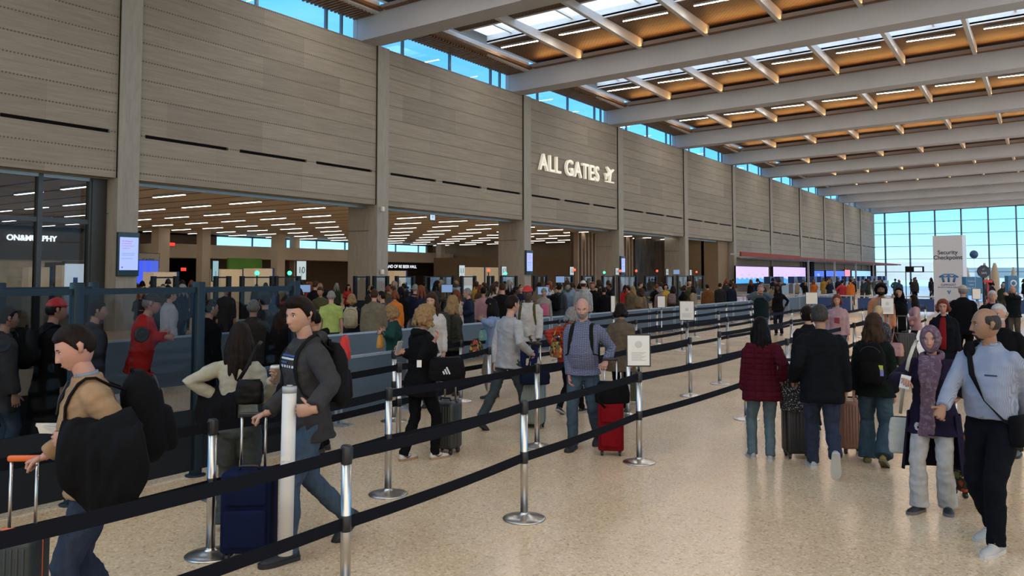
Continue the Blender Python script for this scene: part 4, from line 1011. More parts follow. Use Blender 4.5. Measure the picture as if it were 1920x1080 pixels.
    if hem<.80:
        fl=.0 if top!='coat' else .05
        for t in (0,.5,.9,1): ext.append((hem+(z0-.04-hem)*t,hw0*(1.05+fl*(1-t)*2),hd0*(1.12+fl*(1-t)*2),yo0+.012*(1-t)))
    else: ext=[(hem,hw0*bl*(1.0 if not tuck else .97),hd0*bl*(1.12 if not tuck else 1),yo0+(.022 if not tuck else 0)),(hem+.02,hw0*bl,hd0*bl*(1.12 if not tuck else 1),yo0+(.022 if not tuck else 0))]
    loft(b,ext+ss,n+8,T,0,2.3)
    ar=[.062,.064,.056,.050,.048,.040]; 
    if fem: ar=[.054,.056,.048,.043,.042,.037]
    ar=[r*(.75+.25*w_)+th*k_ for r,k_ in zip(ar,(.35,.5,.62,.62,.62,.62))]
    if top!='vest':
        for i,sx in enumerate((-1,1)):
            dd=(wr[i]-el[i]).normalized()
            if sleeve>=1: b.tube([sh[i]*.45+T((0,-.01,1.40))*.55,sh[i]+Vector((-sx*.012,0,.0)),sh[i].lerp(el[i],.14)+Vector((sx*.004,0,0)),sh[i].lerp(el[i],.5),el[i],el[i].lerp(wr[i],.5),wr[i]-dd*.012],[.042+th*.3,ar[0]*.97,ar[1]]+ar[2:],n+2)
            else: b.tube([sh[i]*.55+T((0,0,1.39))*.45,sh[i],sh[i].lerp(el[i],sleeve*2)],[ar[0],ar[1],ar[2]*1.12],n+2)
    if hood or top=='hoodie':
        b.tube([T((-.09,.03,1.455)),T((-.10,-.06,1.475)),T((0,-.13,1.47)),T((.10,-.06,1.475)),T((.09,.03,1.455))],[.018,.032,.046,.032,.018],n)
        b.tube([T((-.075,.06,1.44)),T((-.03,.095,1.41)),T((.03,.095,1.41)),T((.075,.06,1.44))],[.018,.016,.016,.018],8)
    elif top in('jacket','puffer','coat','quilt','shirt') :
        r_=.014 if top=='shirt' else .022
        ring=[T((.066*math.cos(t)*1.05,-.014+.062*math.sin(t),1.475+(.018 if math.sin(t)<0 else -.006*math.sin(t)))) for t in [PI/2+.35+i*(2*PI-.7)/10 for i in range(11)]]
        b.tube(ring,[(r_*.7,r_)]*11,8)
    me=finish(b,D_['vc'],5,D_['fold']*(1 if top not in('shirt','tee') else .8),seed,mats=[tm],name=top)
    to=bpy.data.objects.new({'quilt':'jacket','puffer':'jacket'}.get(top,top),me); COL.objects.link(to); to.parent=root; q.top=to
    # inner shirt strip visible at the open front
    if inner:
        b=MB(); pts=[T((0,yo_,z_)) for z_,yo_ in ((1.45,.068),(1.38,.112+th*.2),(1.28,.140+th*.5+(.02 if fem else 0)+belly*.3),(1.15,.135+th*.7+belly*1.1),(1.02,.132+th*.8+belly),(max(hem+.03,.90),.12+th*.8))]
        b.tube(pts,[(.035,.01),(.05,.012),(.055,.014),(.055,.014),(.05,.014),(.045,.012)],10,ref=R@Vector((1,0,0))); b.build('undershirt',[cloth('inner_%02x%02x%02x'%tuple(int(255*c) for c in inner),inner)],root)
    if collar:
        b=MB()
        b.tube([T((.06*math.cos(t),-.012+.058*math.sin(t),1.485)) for t in [PI/2+.5+i*(2*PI-1)/8 for i in range(9)]],[(.006,.016)]*9,6)
        b.build('collar',[collar],root)
    # ------ trousers
    bm_=btm or cloth('denim_blue',(.06,.10,.17),'denim'); b=MB(); wl=leg*(.7+.3*w_)
    loft(b,[(.80,.130*w_,.095,-.01),(.86,.168*w_,.120,-.012),(.92,.162*w_,.114,-.01),(.98,.150*w_,.106+belly*.2,-.002),(1.0,.146*w_,.102+belly*.2,0)] if not fem else [(.80,.135*w_,.10,-.01),(.86,.172*w_,.120,-.014),(.93,.158*w_,.108,-.01),(1.0,.132*w_,.092,0)],n+6,Tl)
    for i in (0,1):
        f=feet[i]; A=an[i]; sd=(A-kn[i]).normalized()
        hemp=A+sd*.035 if f[2]<.02 else A+sd*.015
        b.tube([hip[i]+Vector((0,0,.03)),hip[i].lerp(kn[i],.3),hip[i].lerp(kn[i],.7),kn[i],kn[i].lerp(A,.4),kn[i].lerp(A,.8),hemp],[(.088 if fem else .096)*wl,(.088 if fem else .093)*wl,.080*wl,.068*wl,.068*wl*(.6+.4*flare),.060*wl*flare,.062*wl*flare],n+2)
    me=finish(b,D_['vc'],5,D_['fold']*1.1,seed+5,(12,12,10),mats=[bm_],name='trousers'); o=bpy.data.objects.new('trousers',me); COL.objects.link(o); o.parent=root; q.btm=o
    # ------ shoes
    su,so=[mat('shoe_%02x%02x%02x'%tuple(int(255*c) for c in c_),c_,.6,0,.08) for c_ in shoes]
    for i,sx in enumerate((-1,1)):
        f=feet[i]; shoe('shoe',root,an[i],math.radians(f[4])*sx,math.radians(f[3]),su,so,1.0 if not fem else .92,hi,swoosh)
    # ------ hair
    am={'short':.013,'crop':.007,'bob':.030,'curly':.045,'afro':.050,'long':.020,'bun':.018,'longwavy':.028,'fringe':.006,'bald':0,'quiff':.020}[hair]
    if am:
        rs=random.Random(seed)
        def off(d):
            x,y,z=d; front=sm(-.1,.5,y)
            if hair=='fringe': lo=-.42; reg=sm(lo,lo+.2,z)*sm(.72,.35,z)*sm(.36*sm(-.1,.15,z),-.30+.36*sm(-.1,.15,z),y); 
            else:
                lo=(.50 if hair in('short','quiff','crop') else (.60-.25*abs(x)))*front+(-.48 if hair in('short','quiff','crop','fringe') else -.75)*(1-front)
                side=gs(abs(x)-1,.35)*(1-front)
                if hair in('short','crop','quiff'): lo=lo+ .30*side*(1 if y>-.5 else 0)
                reg=sm(lo-.10,lo+.16,z)
            o_=am*(1+ (.35*mnoise.noise(Vector((x*6+seed,y*6,z*6))) if hair in('curly','afro','longwavy') else .12*mnoise.noise(Vector((x*9+seed,y*9,z*5)))))
            if hair=='quiff': o_+=.022*sm(.3,.9,z)*sm(-.2,.7,y)
            if hair in('curly',): o_+=.012*mnoise.noise(Vector((x*14,y*14,z*14+seed)))
            if hair in('short','crop') and z>.6: o_*=1.25
            bs=.004 if hair=='fringe' else .012
            return -bs+(o_+bs)*reg
        b=MB(); head_grid(b,HM,D_['nt'],D_['np_'],off,0,fem)
        if hair in('long','longwavy','bob','curly'):
            Ln={'long':.36,'longwavy':.34,'bob':.12,'curly':.15}[hair]; wv=.012 if hair!='long' else .004
            k=9 if det!='lo' else 5
            for i in range(k):
                t=-1+2*i/(k-1); th_=PI+t*1.75
                base=HM@head_pt((math.sin(th_)*.93,math.cos(th_)*.93,.02),.008,fem); 
                outv=HM.to_3x3()@Vector((math.sin(th_),math.cos(th_),0)); pts=[base+Vector((0,0,.05))-outv*.01,base]; ll=Ln*(1-.25*abs(t))+rs.uniform(-.03,.02)
                for s2 in range(1,6):
                    f=s2/5; p=base+outv*(.020*math.sin(f*PI*.8)+ (.03 if abs(t)<.6 else .012)*f)+Vector((wv*math.sin(f*9+i),wv*math.cos(f*8+i*2),-ll*f)); pts.append(p)
                b.tube(pts,[.014,.026,.030,.030,.028,.022,.008],8)
        if hair=='bun': b.ball(HM@Vector((0,-.12,.02)),.045,12,8)
        if hair in('long','longwavy','bob','curly') and det!='lo':
            me=finish(b,.008 if hi else .011,3 if hair!='curly' else 1,.004 if hair!='curly' else .010,seed,(30,30,6) if hair!='curly' else (26,26,26),mats=[hm],name='hair'); o=bpy.data.objects.new('hair',me); COL.objects.link(o); o.parent=root
        else: b.build('hair',[hm],root)
    if beard:
        def offb(d):
            x,y,z=d; Z=z*.118
            r_=sm(-.30,-.42,z)*sm(-.1,.25,y); mouth=gs(x*.077,.018)*gs(Z+.066,.007); r_=r_*(gs(x*.077,.024) if beard=='goatee' else 1); r_=max(r_*(1-mouth*.8), .8*gs(Z+.052,.005)*gs(x*.077,.022)*(y>.3))
            return -.003+(.003+(.008 if beard!='goatee' else .003))*r_
        b=MB(); head_grid(b,HM,D_['nt'],D_['np_'],offb,0,fem); b.build('beard',[hairmat('white' if hc=='white' else hc)],root)
    if glasses:
        b=MB(); RM=HM
        for sx in (-1,1):
            c=Vector((sx*.032,.096,.006)); b.tube([RM@(c+Vector((.021*math.cos(t),0,.016*math.sin(t)))) for t in [i*2*PI/12 for i in range(13)]],.0022,5,cap=False); b.tube([RM@(c+Vector((sx*.021,0,.003))),RM@Vector((sx*.080,.03,.008)),RM@Vector((sx*.083,-.012,.006))],.0022,5)
        b.tube([RM@Vector((-.011,.100,.008)),RM@Vector((.011,.100,.008))],.002,5); b.build('glasses',[M_HEAD],root)
    if cap:
        b=MB(); cm,kind=cap
        head_grid(b,HM,D_['nt'],D_['np_'],lambda d:-.012+.030*sm(.16,.34,d[2]),0,fem)
        if kind!='beanie': b.tube([HM@Vector((0,.06,.052)),HM@Vector((0,.11,.050)),HM@Vector((0,.16,.040)),HM@Vector((0,.175,.036))],[(.065,.006),(.070,.006),(.055,.005),(.025,.003)],12,ref=HM.to_3x3()@Vector((1,0,0)))
        b.build('cap',[cm],root)
    return q
# ------------------------------------------------------------------ bags and luggage
def hang(name,q,label,cat,group=None):
    o=bpy.data.objects.new(name,None); COL.objects.link(o); o.matrix_world=q.M; return tag(o,label,cat,group)
def backpack(q,label,m,size=(.30,.17,.46),c=(0,-.235,1.20),m2=None,straps=True,th=.0,hi=True,front=True):
    o=hang('backpack',q,label,'backpack'); T=q.T; Rm=Matrix.Translation(T(c))@(Matrix(((1,0,0),(0,1,0),(0,0,1))).to_4x4()); w_,d_,h_=size
    up=(T((0,0,1.3))-T((0,0,1.0))).normalized(); x=(T((.1,0,1))-T((0,0,1))).normalized(); y=up.cross(x); Rm=Matrix(((x.x,y.x,up.x,T(c).x),(x.y,y.y,up.y,T(c).y),(x.z,y.z,up.z,T(c).z),(0,0,0,1)))
    b=MB(); secs=[]; n=16
    for t in range(9):
        f=t/8; z=-h_/2+h_*f; k=math.sin(min(1,f*6+.25)*PI/2)*(1 if f<.7 else math.cos((f-.7)/.3*PI/2*.82)); secs.append((z,w_/2*(.72+.28*k)*(.65+.35*k),d_/2*k,0))
    loft(b,secs,n,lambda p:Rm@Vector(p),0,3.0); body=b.build('body',[m],o)
    if front:
        b=MB(); loft(b,[(z,hw*.86,hd*.55,-d_*.40) for z,hw,hd,_ in [(-h_*.42,w_*.36,d_*.5,0),(-h_*.36,w_*.44,d_*.62,0),(-h_*.1,w_*.44,d_*.62,0),(.02,w_*.40,d_*.5,0),(.04,w_*.3,d_*.2,0)]],n,lambda p:Rm@Vector(p),0,3.0); b.build('front_pocket',[m2 or m],o)
        b=MB(); b.tube([Rm@Vector((w_*.38*math.cos(t),-d_*.36,h_*.20+h_*.22*math.sin(t))) for t in [i*PI/10 for i in range(11)]],.004,5); b.build('zipper',[M_HEAD],o)
    b=MB(); b.tube([Rm@Vector((-.035,.03,h_*.46)),Rm@Vector((-.02,.03,h_*.46+.04)),Rm@Vector((.02,.03,h_*.46+.04)),Rm@Vector((.035,.03,h_*.46))],.007,6); b.build('top_handle',[m],o)
    if straps:
        top=q.top; ydir=(T((0,1,1.2))-T((0,0,1.2))).normalized(); zdir=up
        def hit(og,d,fb):
            ok,lo,no,_=top.ray_cast(og,d); return lo-d*.006 if ok else fb
        bpy.context.view_layer.update()
        for sx in (-1,1):
            pts=[T((sx*.07,-.15-th,1.37))]
            pts.append(hit(T((sx*.095,-.6,1.425)),ydir,T((sx*.095,-.10,1.43))))
            for y_ in (-.045,.0,.04): pts.append(hit(T((sx*.105,y_,1.8)),-zdir,T((sx*.105,y_,1.48))))
            for x_,z_ in ((.112,1.40),(.118,1.35),(.125,1.28),(.135,1.20),(.148,1.12)): pts.append(hit(T((sx*x_,.6,z_)),-ydir,T((sx*x_,.12,z_))))
            pts.append(hit(T((sx*.6,.02,1.06)),(T((-sx,0,1.06))-T((0,0,1.06))).normalized(),T((sx*.18,.02,1.06)))); pts.append(T((sx*.13,-.15,1.02)))
            b=MB(); b.tube(pts,[(.026,.007)]*(len(pts)-4)+[(.018,.005),(.011,.004),(.011,.004),(.011,.004)],8,ref=(T((1,0,0))-T((0,0,0)))); b.build('strap',[m],o)
    return o
def suitcase(loc,rz,label,m,size=(.36,.23,.54),handle=.42,trim=None,tilt=0,ribs=True,soft=False,hgrip=None,group=None,hm=None):
    w_,d_,h_=size; o=empty('suitcase',loc,rz,label,'suitcase',group); 
    if tilt: o.rotation_euler=(math.radians(tilt),0,rz)
    tr=trim or M_HEAD; z0=.055
    b=MB(); b.rbox(-w_/2,w_/2,-d_/2,d_/2,z0,z0+h_,.045 if not soft else .03,0,n=4)
    if ribs and not soft:
        for k in range(7):
            x=-w_/2+.05+(w_-.1)*k/6
            for sy in (-1,1): b.rbox(x-.009,x+.009,sy*d_/2-.006,sy*d_/2+.006,z0+.05,z0+h_-.05,.006,n=2)
    b.build('shell',[m],o)
    b=MB(); 
    if soft: b.rbox(-w_/2+.03,w_/2-.03,-d_/2-.035,-d_/2+.01,z0+.05,z0+h_*.55,.02,n=3); b.rbox(-w_/2+.03,w_/2-.03,-d_/2-.025,-d_/2+.01,z0+h_*.6,z0+h_-.05,.02,n=3); b.build('front_pocket',[m],o)
    else:
        r=[(math.cos(t),math.sin(t)) for t in [0]]
        b.rbox(-w_/2-.003,w_/2+.003,-.008,.008,z0-.003,z0+h_+.003,.008,n=2); b.build('zip_seam',[tr],o)
    for sx in (-1,1):
        for sy in (-1,1):
            b=MB(); M=Matrix.Translation((sx*(w_/2-.045),sy*(d_/2-.045),.028)); b.lathe([(.012,-.014),(.027,-.012),(.027,.012),(.012,.014)],(0,0,0),14,0,M@Matrix.Rotation(PI/2,4,'Y')); b.box(sx*(w_/2-.045)-.018,sx*(w_/2-.045)+.018,sy*(d_/2-.045)-.012,sy*(d_/2-.045)+.012,.035,z0+.01); b.build('wheel',[M_HEAD],o)
    b=MB(); zt=z0+h_
    for sx in (-1,1): b.tube([(sx*w_*.24,d_/2-.045,zt-.05),(sx*w_*.24,d_/2-.045,zt+handle)],(.0095),8)
    h=b.build('pull_handle',[hm or M_CHR],o)
    b=MB(); b.rbox(-w_*.24-.02,w_*.24+.02,d_/2-.062,d_/2-.028,zt+handle-.012,zt+handle+.022,.012,n=3); b.build('grip',[hgrip or M_HEAD],h)
    b=MB(); b.tube([(-.07,-.02,zt),(-.06,-.02,zt+.028),(.06,-.02,zt+.028),(.07,-.02,zt)],[.008,.011,.011,.008],8); b.build('carry_handle',[tr],o)
    return o
def bag(name,q,c,size,m,label,cat,strap=None,ms=None,rz=0,sag=1.0,T=None,sr=.010):
    """soft bag at person-local point c; strap = list of person-local points"""
    o=hang(name,q,label,cat); w_,d_,h_=size; M=Matrix.Translation(c)@Matrix.Rotation(math.radians(rz),4,'Z')
    b=MB(); secs=[(-h_/2,w_*.40,d_*.38,0),(-h_*.46,w_*.48,d_*.50,0),(-h_*.15,w_*.5,d_*.5,0),(h_*.25,w_*.46,d_*.36,0),(h_*.45,w_*.42,d_*.18,0),(h_*.5,w_*.38,d_*.06,0)]
    loft(b,secs,18,lambda p:M@Vector(p),0,3.2); me=finish(b,.012,3,.006,len(label),mats=[m],name='body'); bo=bpy.data.objects.new('body',me); COL.objects.link(bo); bo.parent=o
    b=MB(); b.tube([M@Vector((-w_*.36,0,h_*.5)),M@Vector((w_*.36,0,h_*.5))],.006,6); b.build('zipper',[M_HEAD],o)
    if strap: b=MB(); b.tube(strap,[(sr*1.6,.004)]*len(strap) if sr>.008 else sr,8); b.build('strap',[ms or m],o)
    return o
def drape(name,q,pts,m,label,cat,thick=.02,vox=.012,fold=.012):
    """hanging cloth: list of (left,right) point pairs in person-local coordinates"""
    b=MB(); 
    for a,c in zip(pts,pts[1:]):
        pass
    k=len(pts); n=9; vs=[];fs=[]
    for (a,c) in pts:
        a=Vector(a);c=Vector(c)
        for j in range(n): vs.append(a.lerp(c,j/(n-1))+Vector((0,0,-.03*math.sin(j/(n-1)*PI))))
    for i in range(k-1):
        for j in range(n-1): fs.append((i*n+j,i*n+j+1,(i+1)*n+j+1,(i+1)*n+j))
    b.add(vs,fs,0,True); me=b.mesh('t',[m]); o=bpy.data.objects.new(name,me); COL.objects.link(o); o.matrix_world=q.M
    s=o.modifiers.new('s','SUBSURF'); s.levels=3; s.render_levels=3
    bpy.context.view_layer.update(); me2=bpy.data.meshes.new_from_object(o.evaluated_get(bpy.context.evaluated_depsgraph_get())); o.modifiers.clear(); o.data=me2
    nr=[v.normal.copy() for v in me2.vertices]
    for v,nn in zip(me2.vertices,nr):
        c=v.co; v.co=c+nn*(fold*mnoise.noise(Vector((c.x*9,c.y*9,c.z*4)))*2+fold*.7*mnoise.noise(Vector((c.x*22,c.y*22,c.z*9))))
    so=o.modifiers.new('so','SOLIDIFY'); so.thickness=thick; so.offset=0
    bpy.context.view_layer.update(); me3=bpy.data.meshes.new_from_object(o.evaluated_get(bpy.context.evaluated_depsgraph_get())); o.modifiers.clear(); o.data=me3
    me3.polygons.foreach_set('use_smooth',[True]*len(me3.polygons))
    return tag(o,label,cat)
# ================================================================== the people nearest the camera
DEN=cloth('denim_blue',(.042,.074,.118),'denim'); DEND=cloth('denim_dark',(.016,.024,.05),'denim'); DENL=cloth('denim_light',(.09,.15,.22),'denim'); DENT=cloth('denim_teal',(.03,.065,.095),'denim')
BLKC=cloth('black_cloth',(.010,.010,.013)); NAVC=cloth('navy_cloth',(.010,.016,.035)); GRYC=cloth('grey_cloth',(.10,.105,.11)); PBLK=cloth('pack_black',(.009,.009,.011))
WH=(.48,.47,.45); BK=(.012,.012,.013)
def wd(v): return ('wd',v.x,v.y,v.z)
def L(q,px,py,d): return q.M.inverted()@W(px,py,d)
def fl(px,d): p=W(px,600,d); return (p.x,p.y,0)
def patch(q,x0,x1,z0,z1,m,name,nx=8,nz=4,back=False,off=.004):
    bpy.context.view_layer.update(); s_=-1 if back else 1; vs=[];ok=True
    for i in range(nz+1):
        for j in range(nx+1):
            x=x0+(x1-x0)*j/nx; z=z0+(z1-z0)*i/nz; hit,lo,no,_=q.top.ray_cast(Vector((x,.6*s_,z)),Vector((0,-s_,0)))
            if not hit: lo=Vector((x,.14*s_,z))
            vs.append(lo+Vector((0,off*s_,0)))
    n=len(vs); vs+=[v-Vector((0,.006*s_,0)) for v in vs]
    fs=[]
    for i in range(nz):
        for j in range(nx): a=i*(nx+1)+j; fs+=[(a,a+1,a+nx+2,a+nx+1),(n+a,n+a+nx+1,n+a+nx+2,n+a+1)]
    b=MB(); b.add(vs,fs,0,True); return b.build(name,[m],q.top)
# --- man in tan sweater, near left
p1=person(192,4.45,1.75,-97,w_=1.12,belly=.02,hair='short',hc='dark',skin='pink',lean=8,look=(0,-16),top='sweater',tc=(.36,.225,.125),hands=(('w',140,822,4.22),('w',84,856,4.62)),curl=(45,72),palms=(None,(0,0,-1)),hdirs=(None,tuple(-RT-UP*.35)),
  feet=((-.10,.12,0,0,5),(.10,-.14,.03,15,5)),btm=NAVC if False else cloth('denim_night',(.014,.024,.05),'denim'),collar=cloth('pale_blue_collar',(.22,.27,.34)),label='man in a tan quarter-zip sweater pulling an orange-handled suitcase at the left')
b=MB(); b.tube([p1.T((0,.075,1.465)),p1.T((.004,.125,1.39)),p1.T((.004,.150,1.30))],.006,6); b.build('neck_zip',[M_HEAD],p1.top)
backpack(p1,'black backpack on the tan sweatered man',PBLK,(.33,.21,.50),(0,-.27,1.20),th=.03)
def wpts(q,rows): return [(L(q,*a),L(q,*c)) for a,c in rows]
drape('jacket',p1,wpts(p1,[((140,850,4.42),(235,850,4.42)),((128,800,4.34),(242,780,4.34)),((118,778,4.20),(248,768,4.20)),((112,800,4.08),(262,786,4.06)),((108,850,4.03),(274,840,4.02)),((110,900,4.03),(280,885,4.02)),((135,935,4.05),(268,925,4.05)),((165,962,4.10),(235,962,4.10))]),cloth('black_shell_fabric',(.009,.009,.011)),'black jacket draped over the forearm of the tan sweatered man','jacket',fold=.02,thick=.03)
b=MB()
for k in range(3): b.cbox((0,0,0),(.17,.001,.07),0,Matrix.Translation(W(100-3*k,803+2*k,4.45))@Matrix.Rotation(YAW-.2*k,4,'Z')@Matrix.Rotation(.5+.15*k,4,'X'))
tag(b.build('paper_sheets',[M_PAPER]),'white folded papers sticking out over the black draped jacket','paper')
ORG=mat('orange_plastic',(.55,.10,.015),.45,0,.05)
suitcase(fl(42,4.64),YAW+.05,'dark suitcase with orange trim and orange handle at the lower left corner',mat('charcoal_shell',(.02,.026,.028),.5,0,.1,bump=.2),(.30,.22,.49),.40,ORG,hgrip=ORG)
# --- hooded man with the white tube
p2=person(582,5.95,1.85,-112,hair='quiff',hc='dark',skin='light',lean=4,look=(18,-4),top='hoodie',tc=(.060,.058,.060),hands=(('w',586,768,5.40),('w',500,774,5.80)),curl=(52,70),hdirs=(tuple(-RT-UP*.1+FH*.05),tuple(-RT-UP*.4)),hem=.79,palms=(wd(FH),(0,0,-1)),poles=((-.6,-.6,-.5),(.2,-.9,-.3)),
  feet=((-.09,.16,0,0,8),(.10,-.34,.085,42,0)),btm=DEN,leg=.98,shoes=(BK,BK),label='young man in a charcoal hoodie holding a long white tube')
patch(p2,-.125,.125,1.345,1.357,mat('blue_print',(.03,.06,.22),.7,0,0),'chest_print'); patch(p2,-.115,.125,1.325,1.337,mat('white_print',(.45,.46,.48),.7,0,0),'chest_print'); patch(p2,-.02,.125,1.300,1.312,_mc['blue_print'],'chest_print')
for k in range(6): patch(p2,-.11+.035*k,-.088+.035*k,1.272,1.288,_mc['white_print'],'print_letter',2,2)
backpack(p2,'grey strapped backpack on the hooded man',cloth('pack_charcoal',(.022,.022,.024)),(.28,.13,.44),(0,-.215,1.20),th=.02)
a_=W(543,728,5.47); c_=W(535,1040,5.42); dz=(c_-a_)
b=MB(); b.cyl(a_,c_,.047,24); tube=b.build('mailing_tube',[mat('white_card_tube',(.56,.55,.53),.6,0,.04)]); tag(tube,'long white mailing tube held upright by the hooded man','tube')
b=MB(); b.cyl(a_-dz.normalized()*.012,a_+dz.normalized()*.03,.0485,24); b.cyl(a_-dz.normalized()*.022,a_-dz.normalized()*.012,.02,12); b.build('end_cap',[mat('grey_cap',(.30,.31,.32),.4,0,.05)],tube)
m_=a_+dz*.42; b=MB(); b.cbox((0,0,0),(.062,.004,.028),0,Matrix.Translation(m_-FH*.047)@Matrix.Rotation(YAW,4,'Z')); b.build('address_label',[M_PAPER],tube)
suitcase(fl(474,5.86),YAW+.06,'dark blue fabric suitcase pulled by the hooded man',cloth('navy_luggage',(.008,.014,.055)),(.355,.24,.56),.37,soft=True)
# --- woman in cream sweater from behind
p3=person(452,6.45,1.625,12,sex='f',hair='long',hc='dark',skin='light',top='sweater',tc=(.42,.40,.32),hem=.90,hands=(('w',404,742,6.45),('w',512,712,6.30)),curl=(40,45),poles=((-1,-.3,-.2),(.6,-.5,-.8)),palms=((1,.3,0),(-1,0,0)),feet=((-.09,.05,0,0,8),(.09,-.04,0,0,8)),btm=cloth('grey_green_twill',(.085,.095,.09)),leg=1.15,flare=1.5,lean=0,shoes=(BK,BK),label='long haired woman in a cream sweater seen from behind holding a cup')
b=MB(); c=W(517,703,6.28); b.lathe([(.030,-.06),(.040,.05),(.042,.052),(.042,.066),(.036,.07)],c,20); cup=b.build('paper_cup',[mat('kraft_cup',(.34,.25,.18),.6,0,.05)]); tag(cup,'paper coffee cup in the hand of the cream sweatered woman','cup')
b=MB(); b.lathe([(.043,.050),(.044,.064),(.036,.074),(.034,.070)],c,20); b.build('lid',[mat('white_lid',(.55,.54,.52),.4,0,.03)],cup)
drape('coat',p3,wpts(p3,[((378,760,6.62),(440,740,6.62)),((385,715,6.55),(445,705,6.5)),((372,742,6.40),(446,730,6.32)),((362,775,6.38),(448,775,6.30)),((372,810,6.40),(442,805,6.34))]),BLKC,'black coat hanging over the left arm of the cream sweatered woman','coat',fold=.014)
bag('handbag',p3,L(p3,468,735,6.22),(.24,.10,.20),cloth('black_leather',(.010,.010,.011),rough=.45),'black shoulder bag on the back of the cream sweatered woman','bag',[L(p3,446,716,6.22),L(p3,462,690,6.24),L(p3,482,650,6.28),L(p3,490,640,6.4)])
# --- curly haired woman in black coat
SWO=mat('black_mark',(.01,.01,.012),.5,0,0)
p4=person(790,8.9,1.66,52,sex='f',w_=1.12,hair='curly',hc='blond',skin='pink',lean=3,look=(0,-12),top='jacket',tc=(.010,.010,.012),hem=.74,hood=True,hands=(('w',756,660,8.95),('w',814,640,8.7)),poles=((-.1,-.5,-1),(.3,-.6,-.8)),curl=(40,40),palms=(None,(0,0,1)),feet=((-.09,-.16,0,0,5),(.10,.14,0,0,3)),btm=BLKC,leg=.92,shoes=((.50,.49,.46),(.30,.20,.12)),swoosh=SWO,label='curly blonde haired woman in a black coat and white sneakers')
b=MB(); b.cbox((0,0,0),(.012,.075,.15),0,Matrix.Translation(W(748,652,8.9))@Matrix.Rotation(.3,4,'Y')); tag(b.build('phone',[mat('pale_phone',(.30,.33,.36),.3,0,.05)]),'pale phone held by the curly haired woman in black','phone')
o=bag('duffel_bag',p4,L(p4,838,692,8.6),(.42,.20,.26),cloth('black_nylon',(.011,.011,.013)),'black sports bag with a white mark at the hip of the curly haired woman','bag',[L(p4,812,672,8.55),L(p4,806,640,8.6),L(p4,800,626,8.7)],rz=52)
b=MB()
for k in range(3): b.cbox((0,0,0),(.016,.004,.035+.022*k),0,Matrix.Translation(W(832+4.2*k,699-2*k,8.42))@Matrix.Rotation(YAW,4,'Z')@Matrix.Rotation(-.45,4,'Y'))
lg=b.build('stripe_mark',[mat('white_print',(.45,.46,.48),.7,0,0)]); lg.parent=o; lg.matrix_parent_inverse=o.matrix_world.inverted()
b=MB(); b.cbox((0,0,0),(.05,.004,.075),0,Matrix.Translation(W(786,682,8.60))@Matrix.Rotation(YAW,4,'Z')); tag(b.build('luggage_tag',[M_PAPER]),'small white tag hanging on the black coat of the curly haired woman','tag')
suitcase(fl(838,9.25),YAW-.5,'dark grey hard suitcase behind the curly haired woman',mat('graphite_shell',(.025,.028,.027),.35,0,.1),(.30,.24,.53),.45)
# --- man in light grey vest
p5=person(952,10.7,1.74,48,hair='short',hc='dark',skin='light',lean=5,top='vest',topmat=cloth('light_grey_vest',(.36,.36,.37)),hem=.80,hands=(('w',928,690,10.7),('w',994,662,10.6)),curl=(40,60),feet=((-.10,-.38,.07,35,0),(.10,.26,0,0,0)),btm=cloth('slate_twill',(.055,.075,.085)),label='man in a light grey vest walking away with a grey-green suitcase')
b=MB()
for i,sx in enumerate((-1,1)): 
    b.tube([p5.sh[i]*.45+p5.T((0,-.01,1.40))*.55,p5.sh[i],p5.sh[i].lerp(p5.el[i],.5),p5.el[i],p5.el[i].lerp(p5.wr[i],.5),p5.wr[i]],[.06,.074,.066,.060,.056,.046],14)
me=finish(b,.011,4,.007,3,mats=[cloth('white_speckled_cotton',(.42,.42,.42),'speck')],name='sleeves'); o=bpy.data.objects.new('sleeves',me); COL.objects.link(o); o.parent=p5.root
SGR=mat('sage_shell',(.17,.20,.18),.45,0,.05)
suitcase(fl(1000,10.75),YAW-.35,'grey-green hard suitcase beside the man in the light grey vest',SGR,(.30,.24,.55),.48)
bag('holdall',p5,L(p5,1003,703,10.6),(.40,.20,.24),NAVC,'navy holdall resting on the grey-green suitcase','bag',[L(p5,990,690,10.55),L(p5,996,668,10.55),L(p5,1010,668,10.55),L(p5,1018,692,10.55)],rz=48)
# --- bald man in patterned shirt
PL=cloth('blue_patterned_cotton',(.07,.08,.16),'plaid')
p6=person(1093,9.5,1.745,193,w_=1.08,belly=.035,hair='bald',hc='grey',browc='darkgrey',skin='pink',beard='full',lean=2,look=(8,-14),top='shirt',topmat=PL,hem=.87,hands=(('w',1136,678,9.25),('w',1068,704,9.45)),curl=(60,35),palms=((0,0,-1),None),feet=((-.11,-.25,.05,25,4),(.10,.12,0,0,6)),btm=DEN,leg=1.0,shoes=(BK,BK),collar=PL,label='bald bearded man in a blue patterned shirt with a red suitcase')
backpack(p6,'dark backpack worn by the bald man in the patterned shirt',cloth('pack_green',(.018,.022,.018)),(.30,.16,.44),(0,-.24,1.20),th=.012)
suitcase(fl(1144,9.16),YAW-.12,'bright red fabric suitcase between the bald man and the notice stanchion',cloth('red_luggage',(.26,.006,.012)),(.285,.24,.53),.46,soft=True)
bag('holdall',p6,L(p6,1148,735,9.15),(.40,.24,.24),PBLK,'black bag slumped on top of the red suitcase','bag',[L(p6,1125,725,9.0),L(p6,1120,750,8.95),L(p6,1135,765,8.95)],rz=15)
